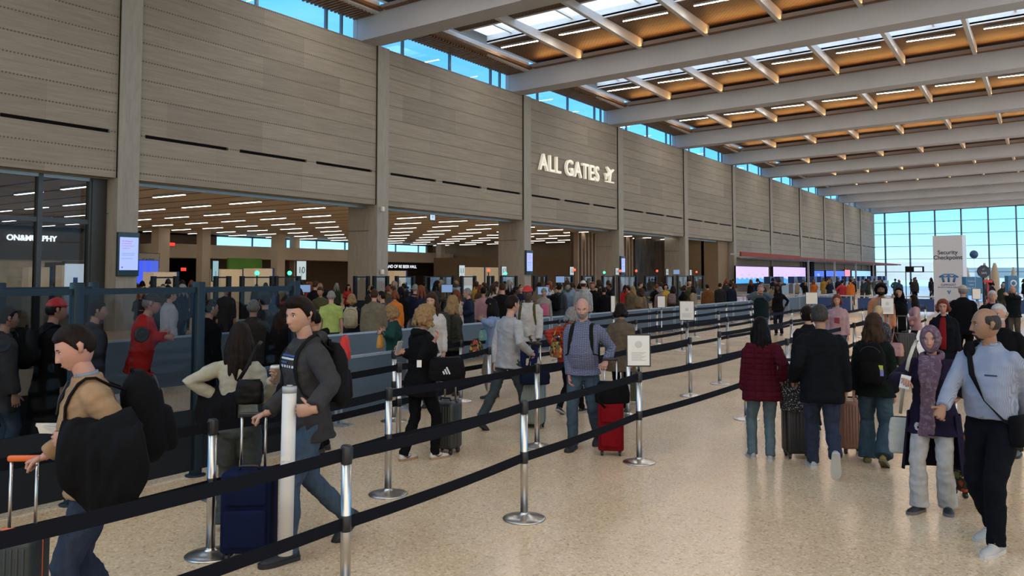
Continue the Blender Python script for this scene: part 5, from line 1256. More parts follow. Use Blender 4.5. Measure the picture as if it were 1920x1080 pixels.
# --- woman in red puffer
p7=person(1068,11.8,1.53,32,sex='f',w_=1.05,hair='bob',hc='grey',skin='light',top='puffer',tc=(.36,.045,.025),hem=.80,lean=3,hands=(('w',1042,650,11.7),None),curl=(50,30),feet=((-.09,-.18,.05,25,0),(.09,.22,0,0,0)),btm=BLKC,leg=.85,shoes=(BK,(.3,.28,.26)),label='grey haired woman in a red puffer jacket with a floral bag')
bag('tote_bag',p7,L(p7,1042,655,11.45),(.26,.10,.26),cloth('floral_tote',(.30,.17,.05),'camo'),'yellow patterned tote bag on the arm of the red puffer woman','bag',[L(p7,1034,640,11.45),L(p7,1046,610,11.5),L(p7,1054,640,11.45)],rz=-20)
# --- woman in beige coat
p8=person(1163,12.05,1.58,4,sex='f',w_=1.08,hair='bob',hc='dark',top='coat',tc=(.165,.125,.085),hem=.66,hands=(None,('w',1186,680,11.9)),btm=BLKC,leg=.85,feet=((-.08,.08,0,0,5),(.09,-.05,0,0,5)),label='dark bobbed woman in a beige coat seen from behind')
suitcase(fl(1182,12.7),YAW-.2,'olive suitcase on the far side of the notice stanchion',mat('olive_shell',(.07,.075,.05),.5,0,.1),(.28,.22,.48),.42)
# --- white hoodie man with red cap
p9=person(990,14.2,1.82,188,hair='short',hc='black',skin='dark',top='hoodie',tc=(.52,.51,.50),hands=(('w',1010,640,14),('w',1000,650,14)),btm=cloth('blue_track_pants',(.012,.018,.09)),cap=(mat('red_cap_cloth',(.38,.02,.02),.8,0,.1),'cap'),shoes=(WH,WH),label='tall man in a white hoodie and red cap behind the belts')
backpack(p9,'olive backpack on the man in the white hoodie',cloth('pack_olive',(.10,.085,.03)),(.40,.2,.52),(0.02,-.26,1.22),th=.035)
# --- maroon jacket woman
p10=person(1425,8.9,1.545,-8,sex='f',w_=1.16,hair='long',hc='black',skin='tan',top='quilt',tc=(.085,.006,.016),hem=.74,hands=(None,('w',1466,712,8.85)),poles=(None,(.25,-1,-.3)),feet=((-.12,.05,0,0,10),(.08,-.04,0,0,12)),btm=cloth('denim_washed',(.085,.13,.155),'denim'),leg=.95,shoes=((.28,.28,.28),(.34,.34,.33)),label='dark haired woman in a maroon quilted jacket walking away')
# --- man in dark jacket
p11=person(1536,8.35,1.70,-4,w_=1.14,hair='short',hc='darkgrey',skin='tan',glasses=True,lean=2,look=(-14,0),top='jacket',tc=(.010,.013,.018),hem=.74,hands=(('w',1488,712,8.5),None),curl=(60,35),poles=((-.15,-1,-.3),None),feet=((-.09,.20,0,0,8),(.09,-.36,.16,72,0)),btm=DEND,leg=1.05,shoes=((.32,.32,.32),(.42,.41,.38)),label='grey haired man in a dark jacket walking away on white soled shoes')
suitcase(fl(1492,9.0),YAW-.05,'black ribbed suitcase between the maroon jacket and the dark jacket',mat('black_shell',(.010,.010,.011),.4,0,.1),(.31,.24,.50),.50)
bag('backpack_bag',p11,L(p11,1484,742,8.85),(.26,.16,.34),cloth('speckled_pack',(.03,.028,.028),'speck'),'speckled black and white bag on top of the black ribbed suitcase','bag',[L(p11,1470,722,8.8),L(p11,1480,700,8.8),L(p11,1492,722,8.8)])
# --- woman with backpack and colourful tag
p12=person(1634,8.7,1.59,8,sex='f',w_=1.05,hair='longwavy',hc='brown',skin='light',top='jacket',tc=(.010,.020,.017),hem=.80,hands=(('w',1600,742,8.75),None),feet=((-.10,.05,0,0,8),(.11,-.22,.06,30,6)),btm=DENT,leg=1.12,flare=1.45,shoes=((.20,.14,.03),(.10,.08,.04)),label='wavy haired woman with a black backpack and a colourful tag')
bp=backpack(p12,'black backpack with a yellow and violet tag on the wavy haired woman',PBLK,(.31,.18,.50),(0,-.25,1.18),th=.03)
b=MB(); b.cbox((.115,-.345,1.16),(.055,.006,.05),0); b.build('yellow_tag',[mat('lime_tag',(.35,.40,.05),.6,0,.05)],bp); b=MB(); b.cbox((.115,-.345,1.10),(.065,.006,.07),0); b.build('violet_tag',[mat('violet_tag',(.16,.15,.40),.6,0,.05)],bp)
suitcase(fl(1592,9.25),YAW+.05,'rose gold ribbed suitcase between the dark jacket and the backpack',mat('rose_shell',(.20,.10,.075),.35,.2,.05),(.30,.24,.54),.46)
# --- woman in hijab and long coat
SCF=cloth('mauve_scarf_cloth',(.19,.12,.165),'floral')
p13=person(1742,7.0,1.57,192,sex='f',w_=1.10,belly=.02,hair='bald',hc='brown',skin='pink',top='coat',tc=(.018,.012,.035),hem=.74,lean=1,look=(4,-4),hands=(('w',1798,745,7.0),('w',1694,712,6.78)),curl=(30,50),palms=(None,(-.3,.6,0)),poles=((-.6,-.6,-.3),(.9,-.4,-.5)),feet=((-.10,-.02,0,0,14),(.11,.14,0,0,16)),btm=cloth('off_white_linen',(.46,.45,.43)),leg=1.0,flare=1.35,shoes=(BK,(.10,.09,.09)),label='woman in a mauve headscarf and long dark purple coat')
b=MB(); vs=[];fs=[];NA=26;NZ=10
for lay in (0,1):
    for i in range(NZ+1):
        z=.92-(.92-.37)*i/NZ
        for j in range(NA+1):
            t=math.radians(28-(236)*j/NA); k=1+.22*i/NZ+.05*math.sin(j*1.7)*i/NZ-(.04 if lay else 0); vs.append(Vector((.232*k*math.cos(t),-.01+.185*k*math.sin(t),z)))
n1=(NZ+1)*(NA+1)
for i in range(NZ):
    for j in range(NA):
        a0=i*(NA+1)+j; fs+=[(a0,a0+NA+1,a0+NA+2,a0+1),(n1+a0,n1+a0+1,n1+a0+NA+2,n1+a0+NA+1)]
for j in range(NA): a0=NZ*(NA+1)+j; fs.append((a0,n1+a0,n1+a0+1,a0+1))
for i in range(NZ):
    for j in (0,NA): a0=i*(NA+1)+j; fs.append((a0,n1+a0,n1+a0+NA+1,a0+NA+1))
b.add(vs,fs,0,True); b.build('coat_skirt',[p13.top.data.materials[0]],p13.top)
HM=p13.HM; b=MB()
def offs(d):
    x,y,z=d; fz=(z+.02)/.80; face=1-sm(.80,1.05,math.hypot(x/.60,fz/.92)); return .020-(.040*face if y>0 else 0)
head_grid(b,HM,80,60,offs,0,True)
b.build('headscarf',[SCF],p13.root)
b=MB(); T=p13.T
b.tube([T((.0+.085*math.cos(t),-.01+.095*math.sin(t),1.47-.02*math.sin(t)+.02*k)) for k in (0,) for t in [i*2*PI/16 for i in range(17)]],[(.030,.040)]*17,10)
b.tube([T((.05,.10,1.47)),T((.02,.165,1.38)),T((.0,.185,1.25)),T((.0,.185,1.10)),T((.01,.18,.95)),T((.03,.17,.80)),T((.035,.17,.72))],[(.05,.03),(.075,.022),(.07,.018),(.07,.016),(.075,.014),(.08,.012),(.085,.008)],14,ref=(1,0,0))
b.tube([T((-.05,.09,1.48)),T((-.055,.155,1.38)),T((-.05,.172,1.28)),T((-.03,.178,1.18))],[(.05,.03),(.06,.022),(.055,.016),(.05,.01)],12,ref=(1,0,0))
me=finish(b,.009,3,.010,4,(20,20,4),mats=[SCF],name='scarf'); o=bpy.data.objects.new('scarf',me); COL.objects.link(o); o.parent=p13.root
b=MB(); b.cbox((0,0,0),(.075,.004,.11),0,Matrix.Translation(W(1697,716,6.72))@Matrix.Rotation(YAW-.5,4,'Z')@Matrix.Rotation(.2,4,'Y')); tag(b.build('boarding_card',[M_PAPER]),'white card held by the woman in the mauve headscarf','card')
bag('tote_bag',p13,L(p13,1686,815,7.35),(.20,.10,.36),mat('cream_canvas',(.42,.41,.35),.8,0,.06),'cream canvas tote beside the purple coated woman','bag',[L(p13,1688,775,7.35),L(p13,1693,730,7.2),L(p13,1699,700,7.0),L(p13,1704,675,6.94),L(p13,1712,652,6.95),L(p13,1719,638,7.04)],rz=20)
# --- man in striped shirt
STR=cloth('striped_cotton',(.33,.37,.47),'stripe')
p14=person(1852,6.1,1.765,212,w_=1.10,belly=.03,hair='fringe',hc='darkgrey',skin='tan',beard='goatee',lean=2,look=(-42,-3),top='shirt',topmat=STR,hem=.95,hands=(('w',1925,800,6.15),('w',1764,770,6.0)),curl=(35,28),palms=(None,(-.5,.5,0)),poles=((-.8,-.5,-.2),(.9,-.5,-.2)),feet=((-.10,.16,0,0,8),(.11,-.14,.03,14,8)),btm=cloth('black_navy_twill',(.008,.010,.018)),leg=1.02,shoes=((.36,.35,.33),(.45,.43,.40)),collar=STR,label='moustached man in a pale striped shirt with a crossbody strap')
b=MB(); b.tube([Vector((.168*math.cos(t),-.004+.142*math.sin(t),.955)) for t in [i*2*PI/28 for i in range(29)]],[(.004,.018)]*29,8,cap=False,ref=None); b.build('belt',[mat('black_leather_belt',(.012,.010,.010),.4,0,.1)],p14.root)
b=MB(); b.cbox((0,.146,.955),(.05,.01,.034),0); b.build('buckle',[M_CHR],p14.root)
patch(p14,-.125,-.045,1.255,1.265,M_HEAD,'pocket_edge',4,1)
T=p14.T; o=hang('sling_bag',p14,'black crossbody sling bag across the striped shirt','bag')
b=MB(); b.tube([T((.10,-.11,1.46)),T((.105,-.02,1.50)),T((.10,.09,1.44)),T((.03,.175,1.28)),T((-.07,.20,1.10)),T((-.165,.13,.96)),T((-.20,.02,.92))],[(.020,.004)]*7,8,ref=(.6,0,.8)); b.build('strap',[BLKC],o)
b=MB(); b.ball(T((.105,.075,1.445)),(.045,.03,.065),14,10); b.build('shoulder_pouch',[PBLK],o)
b=MB(); b.rbox(-.26,-.16,-.10,.10,.76,.98,.03,n=4); b.build('body',[PBLK],o)
suitcase(fl(1812,7.45),YAW+.1,'camouflage patterned suitcase behind the striped shirt',cloth('camo_luggage',(.05,.05,.03),'camo'),(.31,.24,.50),.44,soft=True)
# --- second rank on the right
p15=person(1766,13.2,1.61,186,det='mid',sex='f',w_=1.12,hair='bob',hc='auburn',skin='pink',top='coat',tc=(.010,.012,.02),hem=.62,inner=(.28,.015,.02),glasses=True,btm=BLKC,label='auburn haired woman in glasses with a red top and black coat')
p16=person(1872,9.1,1.69,200,det='hi',w_=1.05,hair='crop',hc='white',skin='pink',beard='full',look=(-8,0),top='jacket',tc=(.010,.011,.014),btm=cloth('olive_drab',(.04,.045,.03)),shoes=((.08,.08,.06),BK),feet=((-.1,-.1,0,0,8),(.1,.1,0,0,8)),label='white bearded smiling man behind the striped shirt')
p17=person(1568,16.8,1.60,184,det='mid',sex='f',w_=1.15,belly=.03,hair='curly' if False else 'bob',hc='auburn',skin='pink',top='sweater',tc=(.48,.31,.34),btm=DEN,label='woman in a pink sweatshirt with a crimson print walking this way')
patch(p17,-.05,.06,1.10,1.24,mat('crimson_print',(.20,.03,.05),.7,0,0),'chest_print',4,4); patch(p17,-.10,.10,1.29,1.30,mat('grey_text_print',(.2,.16,.18),.7,0,0),'chest_print',6,1)
p18=person(1650,17.8,1.81,178,det='mid',hair='afro',hc='black',skin='brown',beard='full',top='jacket',tc=(.52,.24,.13),inner=(.5,.5,.5),hem=.82,btm=DENL,label='bearded man in an open peach jacket over a white shirt')
p19=person(1684,18.6,1.73,184,det='mid',sex='f',hair='long',hc='black',skin='light',top='jacket',tc=(.012,.012,.014),btm=BLKC,hands=(('w',1676,556,18.4),None),label='woman all in black behind the peach jacketed man')
suitcase(fl(1695,17.6),YAW,'tall black suitcase right of the peach jacketed man',mat('black_shell',(.010,.010,.011),.4),(.42,.28,.70),.35)
p20=person(1714,19.5,1.53,-88,det='mid',sex='f',hair='long',hc='dark',skin='tan',top='jacket',tc=(.48,.29,.32),btm=BLKC,hands=(('w',1698,600,19.4),('w',1700,602,19.6)),label='dark haired woman in a pink jacket standing sideways')
bag('belt_bag',p20,(-.16,.10,1.02),(.30,.12,.16),mat('coral_leather',(.42,.17,.17),.6,0,.05),'coral pink bag at the waist of the pink jacketed woman','bag')
p21=person(1803,17.5,1.79,6,det='mid',w_=1.1,hair='short',hc='grey',top='jacket',tc=(.012,.013,.016),hem=.72,btm=BLKC,cap=(mat('beige_cap_cloth',(.36,.30,.22),.8,0,.1),'cap'),look=(20,0),label='man in a beige cap and black jacket before the totem')
p22=person(1897,24.3,1.68,178,det='mid',w_=1.1,hair='bald',hc='grey',skin='pink',top='jacket',tc=(.012,.022,.026),btm=cloth('khaki_dark',(.10,.085,.065)),hands=(('w',1888,552,24),('w',1905,552,24)),poles=((-1,-.1,-.4),(1,-.1,-.4)),label='man in a dark jacket lifting a phone to photograph at the right edge')
p23=person(1858,16.8,1.69,172,det='mid',w_=1.12,hair='short',hc='white',skin='pink',top='jacket',tc=(.010,.011,.016),btm=BLKC,label='white haired man in a black jacket behind the bearded man')
p24=person(1643,13.4,1.50,22,det='mid',sex='f',hair='short',hc='lightblond',skin='pink',top='jacket',topmat=cloth('patterned_jacket',(.05,.05,.055),'speck'),btm=DEND,hands=(None,('w',1664,640,13.3)),label='short blonde haired woman in a patterned dark jacket')
bag('handbag',p24,L(p24,1679,655,13.2),(.30,.14,.26),mat('dusty_pink_leather',(.38,.20,.18),.6,0,.06),'dusty pink handbag carried by the short blonde haired woman','bag',[L(p24,1672,640,13.2),L(p24,1676,622,13.2),L(p24,1684,640,13.2)])
p25=person(1426,21.7,1.75,196,det='mid',hair='short',hc='grey',skin='pink',top='sweater',tc=(.12,.17,.22),btm=cloth('khaki',(.24,.19,.14)),hands=(('w',1431,550,21.5),('w',1420,548,21.5)),poles=((-1,-.1,-.6),(1,-.1,-.6)),label='man in a dark vest and blue sleeves raising a phone near the barrier panels')
b=MB(); loft(b,[(.84,.20,.15,0),(1.0,.195,.15,0),(1.2,.20,.155,.01),(1.35,.19,.14,0),(1.42,.13,.11,-.01)],18,p25.T); me=finish(b,.014,3,.006,2,mats=[cloth('dark_teal_vest',(.012,.025,.03))],name='vest'); o=bpy.data.objects.new('vest',me); COL.objects.link(o); o.parent=p25.root
p26=person(1513,10.6,1.60,-20,det='mid',sex='f',hair='bun',hc='dark',top='jacket',tc=(.015,.015,.02),btm=BLKC,label='dark haired woman hidden behind the dark jacketed man')
# --- queue, middle distance
def mid(px,d,h,a,label,**k): 
    k.setdefault('det','mid'); return person(px,d,h,a,label=label,**k)
q=mid(622,16.9,1.68,0,'man in a lime green shirt in the queue',w_=1.1,hair='short',hc='grey',top='tee',tc=(.34,.44,.13),btm=DEND,sleeve=.4)
q=mid(660,17.8,1.585,4,'blonde haired woman carrying a cream backpack in the queue',sex='f',hair='bob',hc='blond',top='jacket',tc=(.02,.025,.04),btm=DEND); backpack(q,'cream backpack in the queue beside the lime shirt',cloth('pack_cream',(.46,.40,.27)),(.34,.2,.50),(0,-.26,1.2),th=.03)
q=mid(702,16.9,1.71,8,'man in a tan olive coat in front of the second pier',w_=1.12,hair='short',hc='brown',skin='pink',top='coat',tc=(.20,.175,.12),hem=.66,btm=DEND)
q=mid(719,17.6,1.66,-60,'person in a navy dotted shirt right of the tan olive coat',hair='short',hc='dark',top='shirt',topmat=cloth('navy_dotted',(.03,.04,.09),'speck'),hem=.85,btm=BLKC)
q=mid(609,9.3,1.62,-75,'dark haired person in a black hooded coat right behind the hooded man',hair='short',hc='black',skin='tan',top='hoodie',tc=(.010,.010,.011),btm=BLKC,lean=10); 
b=MB(); 
bag('holdall',q,L(q,646,652,9.2),(.20,.14,.30),mat('red_bag_fabric',(.42,.02,.015),.7,0,.06),'small red bag beside the black hooded coat','bag')
q=mid(740,12.7,1.52,-70,'short curly blonde woman in a dark teal jacket',sex='f',w_=1.1,hair='curly',hc='blond',skin='pink',top='jacket',tc=(.015,.07,.065),btm=BLKC,look=(0,-22),hands=(('w',716,625,12.5),('w',724,622,12.6))); 
bag('handbag',q,L(q,713,640,12.3),(.22,.10,.24),mat('mustard_leather',(.38,.19,.03),.6,0,.08),'mustard yellow bag held by the woman in the dark teal jacket','bag',[L(q,705,628,12.3),L(q,713,612,12.3),L(q,721,628,12.3)])
q=mid(812,12.4,1.74,202,'long haired girl in a white sweatshirt in the queue',sex='f',hair='longwavy',hc='brown',skin='light',top='sweater',tc=(.55,.54,.52),hem=.80,btm=DEN,look=(0,-8),hands=(None,('w',800,604,12.1)))
q=mid(846,13.6,1.66,40,'blonde woman wearing a dark green pack behind the white sweatshirt',sex='f',hair='longwavy',hc='blond',top='jacket',tc=(.05,.055,.045),btm=BLKC); backpack(q,'dark green hiking pack behind the white sweatshirt',cloth('pack_forest',(.045,.05,.04)),(.36,.22,.56),(0,-.27,1.2),th=.03)
q=mid(880,19.6,1.69,-82,'grey haired man in a navy jacket in the queue',hair='short',hc='grey',skin='pink',top='jacket',tc=(.014,.022,.045),btm=BLKC,glasses=True,hands=(('w',868,588,19.4),('w',872,575,19.7)))
q=mid(926,13.3,1.63,-70,'black haired woman in a pale denim jacket looking at her phone',sex='f',hair='long',hc='black',skin='tan',top='jacket',topmat=cloth('pale_denim',(.15,.21,.33),'denim'),btm=cloth('khaki_pale',(.28,.25,.21)),look=(0,-25),hands=(('w',905,600,13.1),('w',908,602,13.3)),hem=.86)
bag('tote_bag',q,L(q,905,628,13.0),(.26,.1,.20),cloth('teal_knit',(.12,.30,.28),'speck'),'teal patterned pouch held by the pale denim jacketed woman','bag')
bag('duffel_bag',q,L(q,893,652,12.9),(.42,.16,.30),cloth('grey_marled_nylon',(.05,.048,.045),'camo'),'dark grey patterned bag below the teal pouch','bag')
q=mid(942,20.6,1.81,6,'broad man in a black shirt before the third pier',w_=1.15,hair='short',hc='brown',skin='pink',top='tee',tc=(.012,.012,.014),btm=BLKC,sleeve=.4)
# seen through the smoked glass
q=mid(266,9.9,1.79,86,'man in a red jacket behind the smoked glass',w_=1.08,hair='short',hc='grey',skin='pink',top='jacket',tc=(.50,.025,.02),cap=(mat('dark_cap_cloth',(.02,.02,.022),.8),'cap'),btm=BLKC,hands=(('w',310,632,9.8),('w',300,630,10)),label2=None) if False else person(266,9.9,1.79,86,det='mid',w_=1.08,hair='short',hc='grey',skin='pink',top='jacket',tc=(.50,.025,.02),cap=(mat('dark_cap_cloth',(.02,.02,.022),.8),'cap'),btm=BLKC,hands=(('w',312,632,9.8),('w',300,630,10)),lean=8,label='man in a red jacket behind the smoked glass')
q=mid(318,15.4,1.74,70,'person in a white jacket and green cap behind the red jacket',w_=1.1,hair='short',hc='dark',top='jacket',tc=(.42,.43,.46),btm=BLKC,cap=(mat('green_cap_cloth',(.02,.07,.05),.8),'cap'))
q=mid(392,10.8,1.68,60,'person in a black padded coat behind the glass post',w_=1.1,hair='short',hc='dark',skin='light',top='jacket',tc=(.014,.014,.016),btm=BLKC)
q=mid(476,11.4,1.66,10,'person in a brown-grey jacket behind the cream sweater woman',w_=1.05,hair='short',hc='grey',top='jacket',tc=(.07,.06,.052),btm=BLKC)
q=mid(499,12.6,1.72,-10,'person in a dark grey coat left of the hooded man',w_=1.1,hair='short',hc='dark',top='jacket',tc=(.035,.035,.04),btm=BLKC)
q=mid(530,10.9,1.6,15,'long haired person in a black top left of the hooded man',sex='f',hair='longwavy',hc='brown',top='jacket',tc=(.02,.017,.016),btm=BLKC)
q=mid(10,8.3,1.68,70,'person in a grey coat at the left frame edge behind the glass',hair='short',hc='dark',top='jacket',tc=(.07,.07,.075),hem=.66,btm=DEN,w_=1.1)
q=mid(100,8.6,1.76,70,'person in a red cap and black coat behind the tan sweater',hair='short',hc='dark',skin='pink',top='coat',tc=(.012,.012,.014),hem=.5,btm=GRYC,w_=1.1,cap=(_mc['red_cap_cloth'],'cap')); backpack(q,'round black backpack on the red capped person',PBLK,(.36,.24,.42),(0,-.28,1.25),th=.03)
q=mid(178,9.6,1.70,80,'person in a dark grey coat right behind the tan sweatered man',hair='short',hc='dark',top='coat',tc=(.05,.05,.055),hem=.5,btm=BLKC)
# behind the belts, right of the third pier
q=mid(1093,25,1.84,4,'person in a pale grey hoodie and white cap behind the panels',w_=1.1,hair='short',hc='brown',top='hoodie',tc=(.40,.43,.46),btm=DEND,cap=(mat('white_cap_cloth',(.45,.44,.42),.8),'cap'))
q=mid(1132,26.2,1.62,0,'person in a long black top behind the panels',hair='short',hc='dark',top='coat',tc=(.010,.010,.011),hem=.6,btm=BLKC)
q=mid(1048,24.2,1.75,30,'person in a slate jacket with a black backpack',hair='short',hc='dark',top='jacket',tc=(.05,.06,.085),btm=BLKC); backpack(q,'black backpack on the slate jacketed person',PBLK,(.33,.2,.5),(0,-.27,1.2),th=.03)
q=mid(1020,23.2,1.64,185,'person in a green cap holding a pink bag',sex='f',hair='short',hc='brown',top='jacket',tc=(.30,.28,.25),btm=BLKC,cap=(mat('sage_cap_cloth',(.10,.17,.12),.8),'cap'))
bag('holdall',q,L(q,1021,581,22.9),(.26,.14,.36),mat('magenta_bag',(.38,.08,.16),.7,0,.05),'pink bag held by the green capped person','bag')
for px,d,h,a,lab,kw in ((1186,28.9,1.60,10,'woman in a tan jacket with a crossbody bag',dict(sex='f',hair='longwavy',hc='blond',top='jacket',tc=(.20,.15,.10))),(1201,28.3,1.55,20,'woman in a beige coat with a tan backpack',dict(sex='f',hair='longwavy',hc='brown',top='jacket',tc=(.26,.20,.14))),(1237,30,1.57,0,'grey haired woman in a pale pink jacket',dict(sex='f',hair='bob',hc='grey',top='jacket',tc=(.27,.20,.21))),(1261,31.2,1.60,10,'woman with a dusty pink backpack',dict(sex='f',hair='longwavy',hc='dark',top='jacket',tc=(.03,.035,.03))),(1300,33.2,1.57,-60,'woman in a cream beige coat left of the brown jacket',dict(sex='f',hair='long',hc='dark',top='coat',tc=(.30,.235,.16))),(1326,34,1.62,-20,'large person in a rust brown jacket',dict(w_=1.25,hair='short',hc='dark',top='puffer',tc=(.20,.085,.03))),(1349,35.6,1.66,10,'person in a dark coat with a black pack by the last pier',dict(w_=1.1,hair='short',hc='dark',top='jacket',tc=(.03,.03,.032))),(1369,36.8,1.64,0,'person in a navy jacket with a white back print',dict(w_=1.1,hair='short',hc='black',top='jacket',tc=(.012,.018,.04)))):
    q=mid(px,d,h,a,lab,btm=BLKC,**kw)
    if 'tan backpack' in lab: backpack(q,'tan backpack on the woman in the beige coat',cloth('pack_tan',(.24,.18,.11)),(.32,.18,.44),(0,-.26,1.2),th=.03)
    if 'dusty pink' in lab: backpack(q,'dusty pink backpack worn in the queue',cloth('pack_rose',(.26,.18,.19)),(.34,.18,.44),(0,-.26,1.2),th=.03)
# ================================================================== the crowd further away
ARCH={}
def arch(key):
    if key in ARCH: return ARCH[key],True
    sex,hair,top,pose=key
    kw=dict(h0=0); hands={0:None,1:((-.12,.30,1.12),(.12,.30,1.12)),2:(None,(.14,.26,1.45)),3:((-.25,.05,1.0),None)}[pose]
    feet={0:None,1:None,2:((-.09,.18,0,0,5),(.09,-.22,.05,30,0)),3:None}[pose]
    q=person(loc=(0,0,0),rz=0,h=1.755,sex=sex,hair=hair,hc='dark',top=top,tc=(.05,.05,.05),btm=BLKC,hands=hands,feet=feet,look=(0,-10 if pose==1 else 0),det='lo',label='x',seed=3)
    index_kids(q.root); ARCH[key]=q.root; return q.root,False
def setm(o,m):
    if not o.material_slots: return
    o.material_slots[0].link='OBJECT'; o.material_slots[0].material=m
CT=[('black',(.012,.012,.014)),('charcoal',(.035,.035,.038)),('navy',(.015,.022,.05)),('grey',(.12,.12,.125)),('dark green',(.03,.05,.035)),('brown',(.10,.06,.035)),('olive',(.09,.085,.045)),('white',(.48,.47,.45)),('beige',(.28,.22,.15)),('maroon',(.12,.012,.02)),('blue',(.04,.08,.18)),('light blue',(.20,.28,.38)),('red',(.38,.03,.03)),('pink',(.42,.24,.26)),('teal',(.03,.12,.13)),('orange',(.50,.14,.03)),('mustard',(.38,.24,.05)),('purple',(.10,.05,.14))]
WTS=[16,10,10,8,4,5,4,6,5,2,5,4,2,2,2,1,1,1]
TOPN={'jacket':'jacket','hoodie':'hooded top','tee':'short sleeved top','coat':'coat'}
HN={'short':'short','longwavy':'long wavy','bob':'bobbed','long':'long straight'}
used=set(); cr=random.Random(11); newnames=set()
def crowd1(px,d,h,a,place,group):
    for _ in range(60):
        sex=cr.choice('mf'); hair='short' if sex=='m' else cr.choice(('longwavy','bob','long')); top=cr.choice(('jacket','jacket','hoodie','tee','coat')); 
        if sex=='f' and top=='hoodie': top='jacket'
        cn,cc=cr.choices(CT,WTS)[0]; hc=cr.choice(('dark','dark','black','brown','brown','blond','grey','auburn'))
        lab='%s %s, %s %s hair, %s'%(cn,TOPN[top],'fair' if hc=='blond' else hc,HN[hair],place); lab='person in '+lab
        if lab not in used: break
    used.add(lab)
    pose=cr.choice((0,0,1,2,3)); r,u_=arch((sex,hair,top,pose)); o=clone(r) if u_ else r
    if u_: KIDS[o.name]=None
    u=(px-960)/FPX; P0=FH*d+RT*(u*d); s_=h/1.755
    o.matrix_world=Matrix.Translation(P0)@Matrix.Rotation(YAW-math.atan(u)-math.radians(a),4,'Z')@Matrix.Scale(s_,4)
    tag(o,lab,'person',group)
    skn=cr.choice(('light','light','pink','tan','tan','brown','dark'))
    setm(o,skinmat(skn)); kids=list(o.children)
    tm=cloth('crowd_'+cn.replace(' ','_'),cc); bmx=cr.choice((BLKC,DEND,DEN,DENL,GRYC,NAVC,_mc['khaki']))
    for c in kids:
        n_=c.name.split('.')[0]
        if n_=='hair': setm(c,hairmat(hc))
        elif n_=='trousers': setm(c,bmx)
        elif n_=='shoe': pass
        elif n_ in('jacket','hoodie','tee','coat'): setm(c,tm)
    return o
PLC=[(330,'near the blue departure screens'),(440,'by the pale booth'),(520,'below the green wall'),(600,'under lane sign ten'),(660,'left of the second pier'),(730,'before the second pier'),(800,'right of the second pier'),(900,'under lane sign eleven'),(960,'under lane sign twelve'),(1020,'by the third pier'),(1100,'under lane sign thirteen'),(1180,'under lane sign fourteen'),(1270,'under lane sign fifteen'),(1340,'under lane sign seventeen'),(1450,'by the last pier'),(1520,'before the lilac displays'),(1600,'before the blue displays'),(1680,'by the glass end wall'),(1760,'left of the white totem'),(2000,'right of the white totem')]
def plc(px): return next(t for x,t in PLC if px<x)
def okpos(px,d):
    P0=FH*d+RT*((px-960)/FPX*d); 
    for t in taken:
        if (t-P0).length<.62: return False
    if px<1440 and P0.x>-11.9: return False
    if any((t-P0).length<.5 for t in stn): return False
    if abs(P0.x+11.25)<.45 and P0.y<52: return False
    if abs(P0.x+24)<.6 or abs(P0.x+23)<.5: return False
    if -30.2<P0.x<-27.5 and any(abs(P0.y-pil(k))<1.0 for k in range(0,12)): return False
    if P0.x<-27.4 and P0.y>pil(6)-.5: return False
    if (P0-TP).length<1.2 or (16>abs(0) and -17.6<P0.x<-16.4 and P0.y<20.5): return False
    taken.append(P0); return True
stn=[o.location.copy() for o in bpy.data.objects if o.name.startswith(('stanchion','kiosk','sign_stand','white_rail','navy_barrier')) and not o.parent]
taken=[o.matrix_world.translation.copy() for o in bpy.data.objects if o.name.startswith('person') and not o.parent]
taken+=[FH*d+RT*((px-960)/FPX*d) for px,d in ((1594,46),(1578,47),(741,20),(1247,33),(858,20.5))]
def scatter(n,x0,x1,d0,d1,grp,pw=1.0):
    k=0;t=0
    while k<n and t<n*30:
        t+=1; px=cr.uniform(x0,x1); d=d0+(d1-d0)*cr.random()**pw
        if not okpos(px,d): continue
        crowd1(px,d,cr.uniform(1.58,1.84),cr.choice((0,10,-15,30,-60,80,-90,180,160,200)),plc(px),grp); k+=1
scatter(14,245,500,22,36,'travellers beyond the smoked glass')
scatter(50,500,980,18.5,36,'travellers waiting at the checkpoint lanes',.8)
scatter(34,980,1330,21,36,'travellers waiting at the checkpoint lanes',.8)
scatter(12,1330,1460,26,60,'travellers by the last pier')
scatter(44,1440,1755,50,95,'travellers at the ticket counters',.8)
scatter(10,1815,1918,27,60,'travellers beyond the blue kiosks',.8)
# a few that stand out by colour far away
def accent(px,d,h,a,key,cn,cc,hc,lab,skn='light'):
    r,u_=arch(key); o=clone(r) if u_ else r; u=(px-960)/FPX
    o.matrix_world=Matrix.Translation(FH*d+RT*(u*d))@Matrix.Rotation(YAW-math.atan(u)-math.radians(a),4,'Z')@Matrix.Scale(h/1.755,4)
    tag(o,lab,'person'); setm(o,skinmat(skn))
    for c in list(o.children):
        n_=c.name.split('.')[0]
        if n_=='hair': setm(c,hairmat(hc))
        elif n_ in('jacket','hoodie','tee','coat'): setm(c,cloth('crowd_'+cn,cc))
accent(1594,46,1.80,-40,('m','short','hoodie',0),'bright_orange',(.60,.15,.03),'dark','person in a bright orange hooded top at the far counters')
accent(1578,47,1.72,20,('m','short','tee',3),'scarlet',(.55,.05,.06),'black','person in a scarlet top beside the bright orange hooded top')
accent(741,20,1.62,0,('f','bob','jacket',0),'vivid_orange',(.62,.18,.03),'auburn','person with a vivid orange top right of the second pier')
accent(1247,33,1.66,170,('f','bob','jacket',1),'sunny_yellow',(.50,.33,.04),'dark','person in a sunny yellow top under lane sign fifteen')
accent(858,20.5,1.64,-30,('f','long','jacket',1),'cream_white',(.50,.45,.36),'auburn','auburn haired person in a cream top left of the navy jacket')
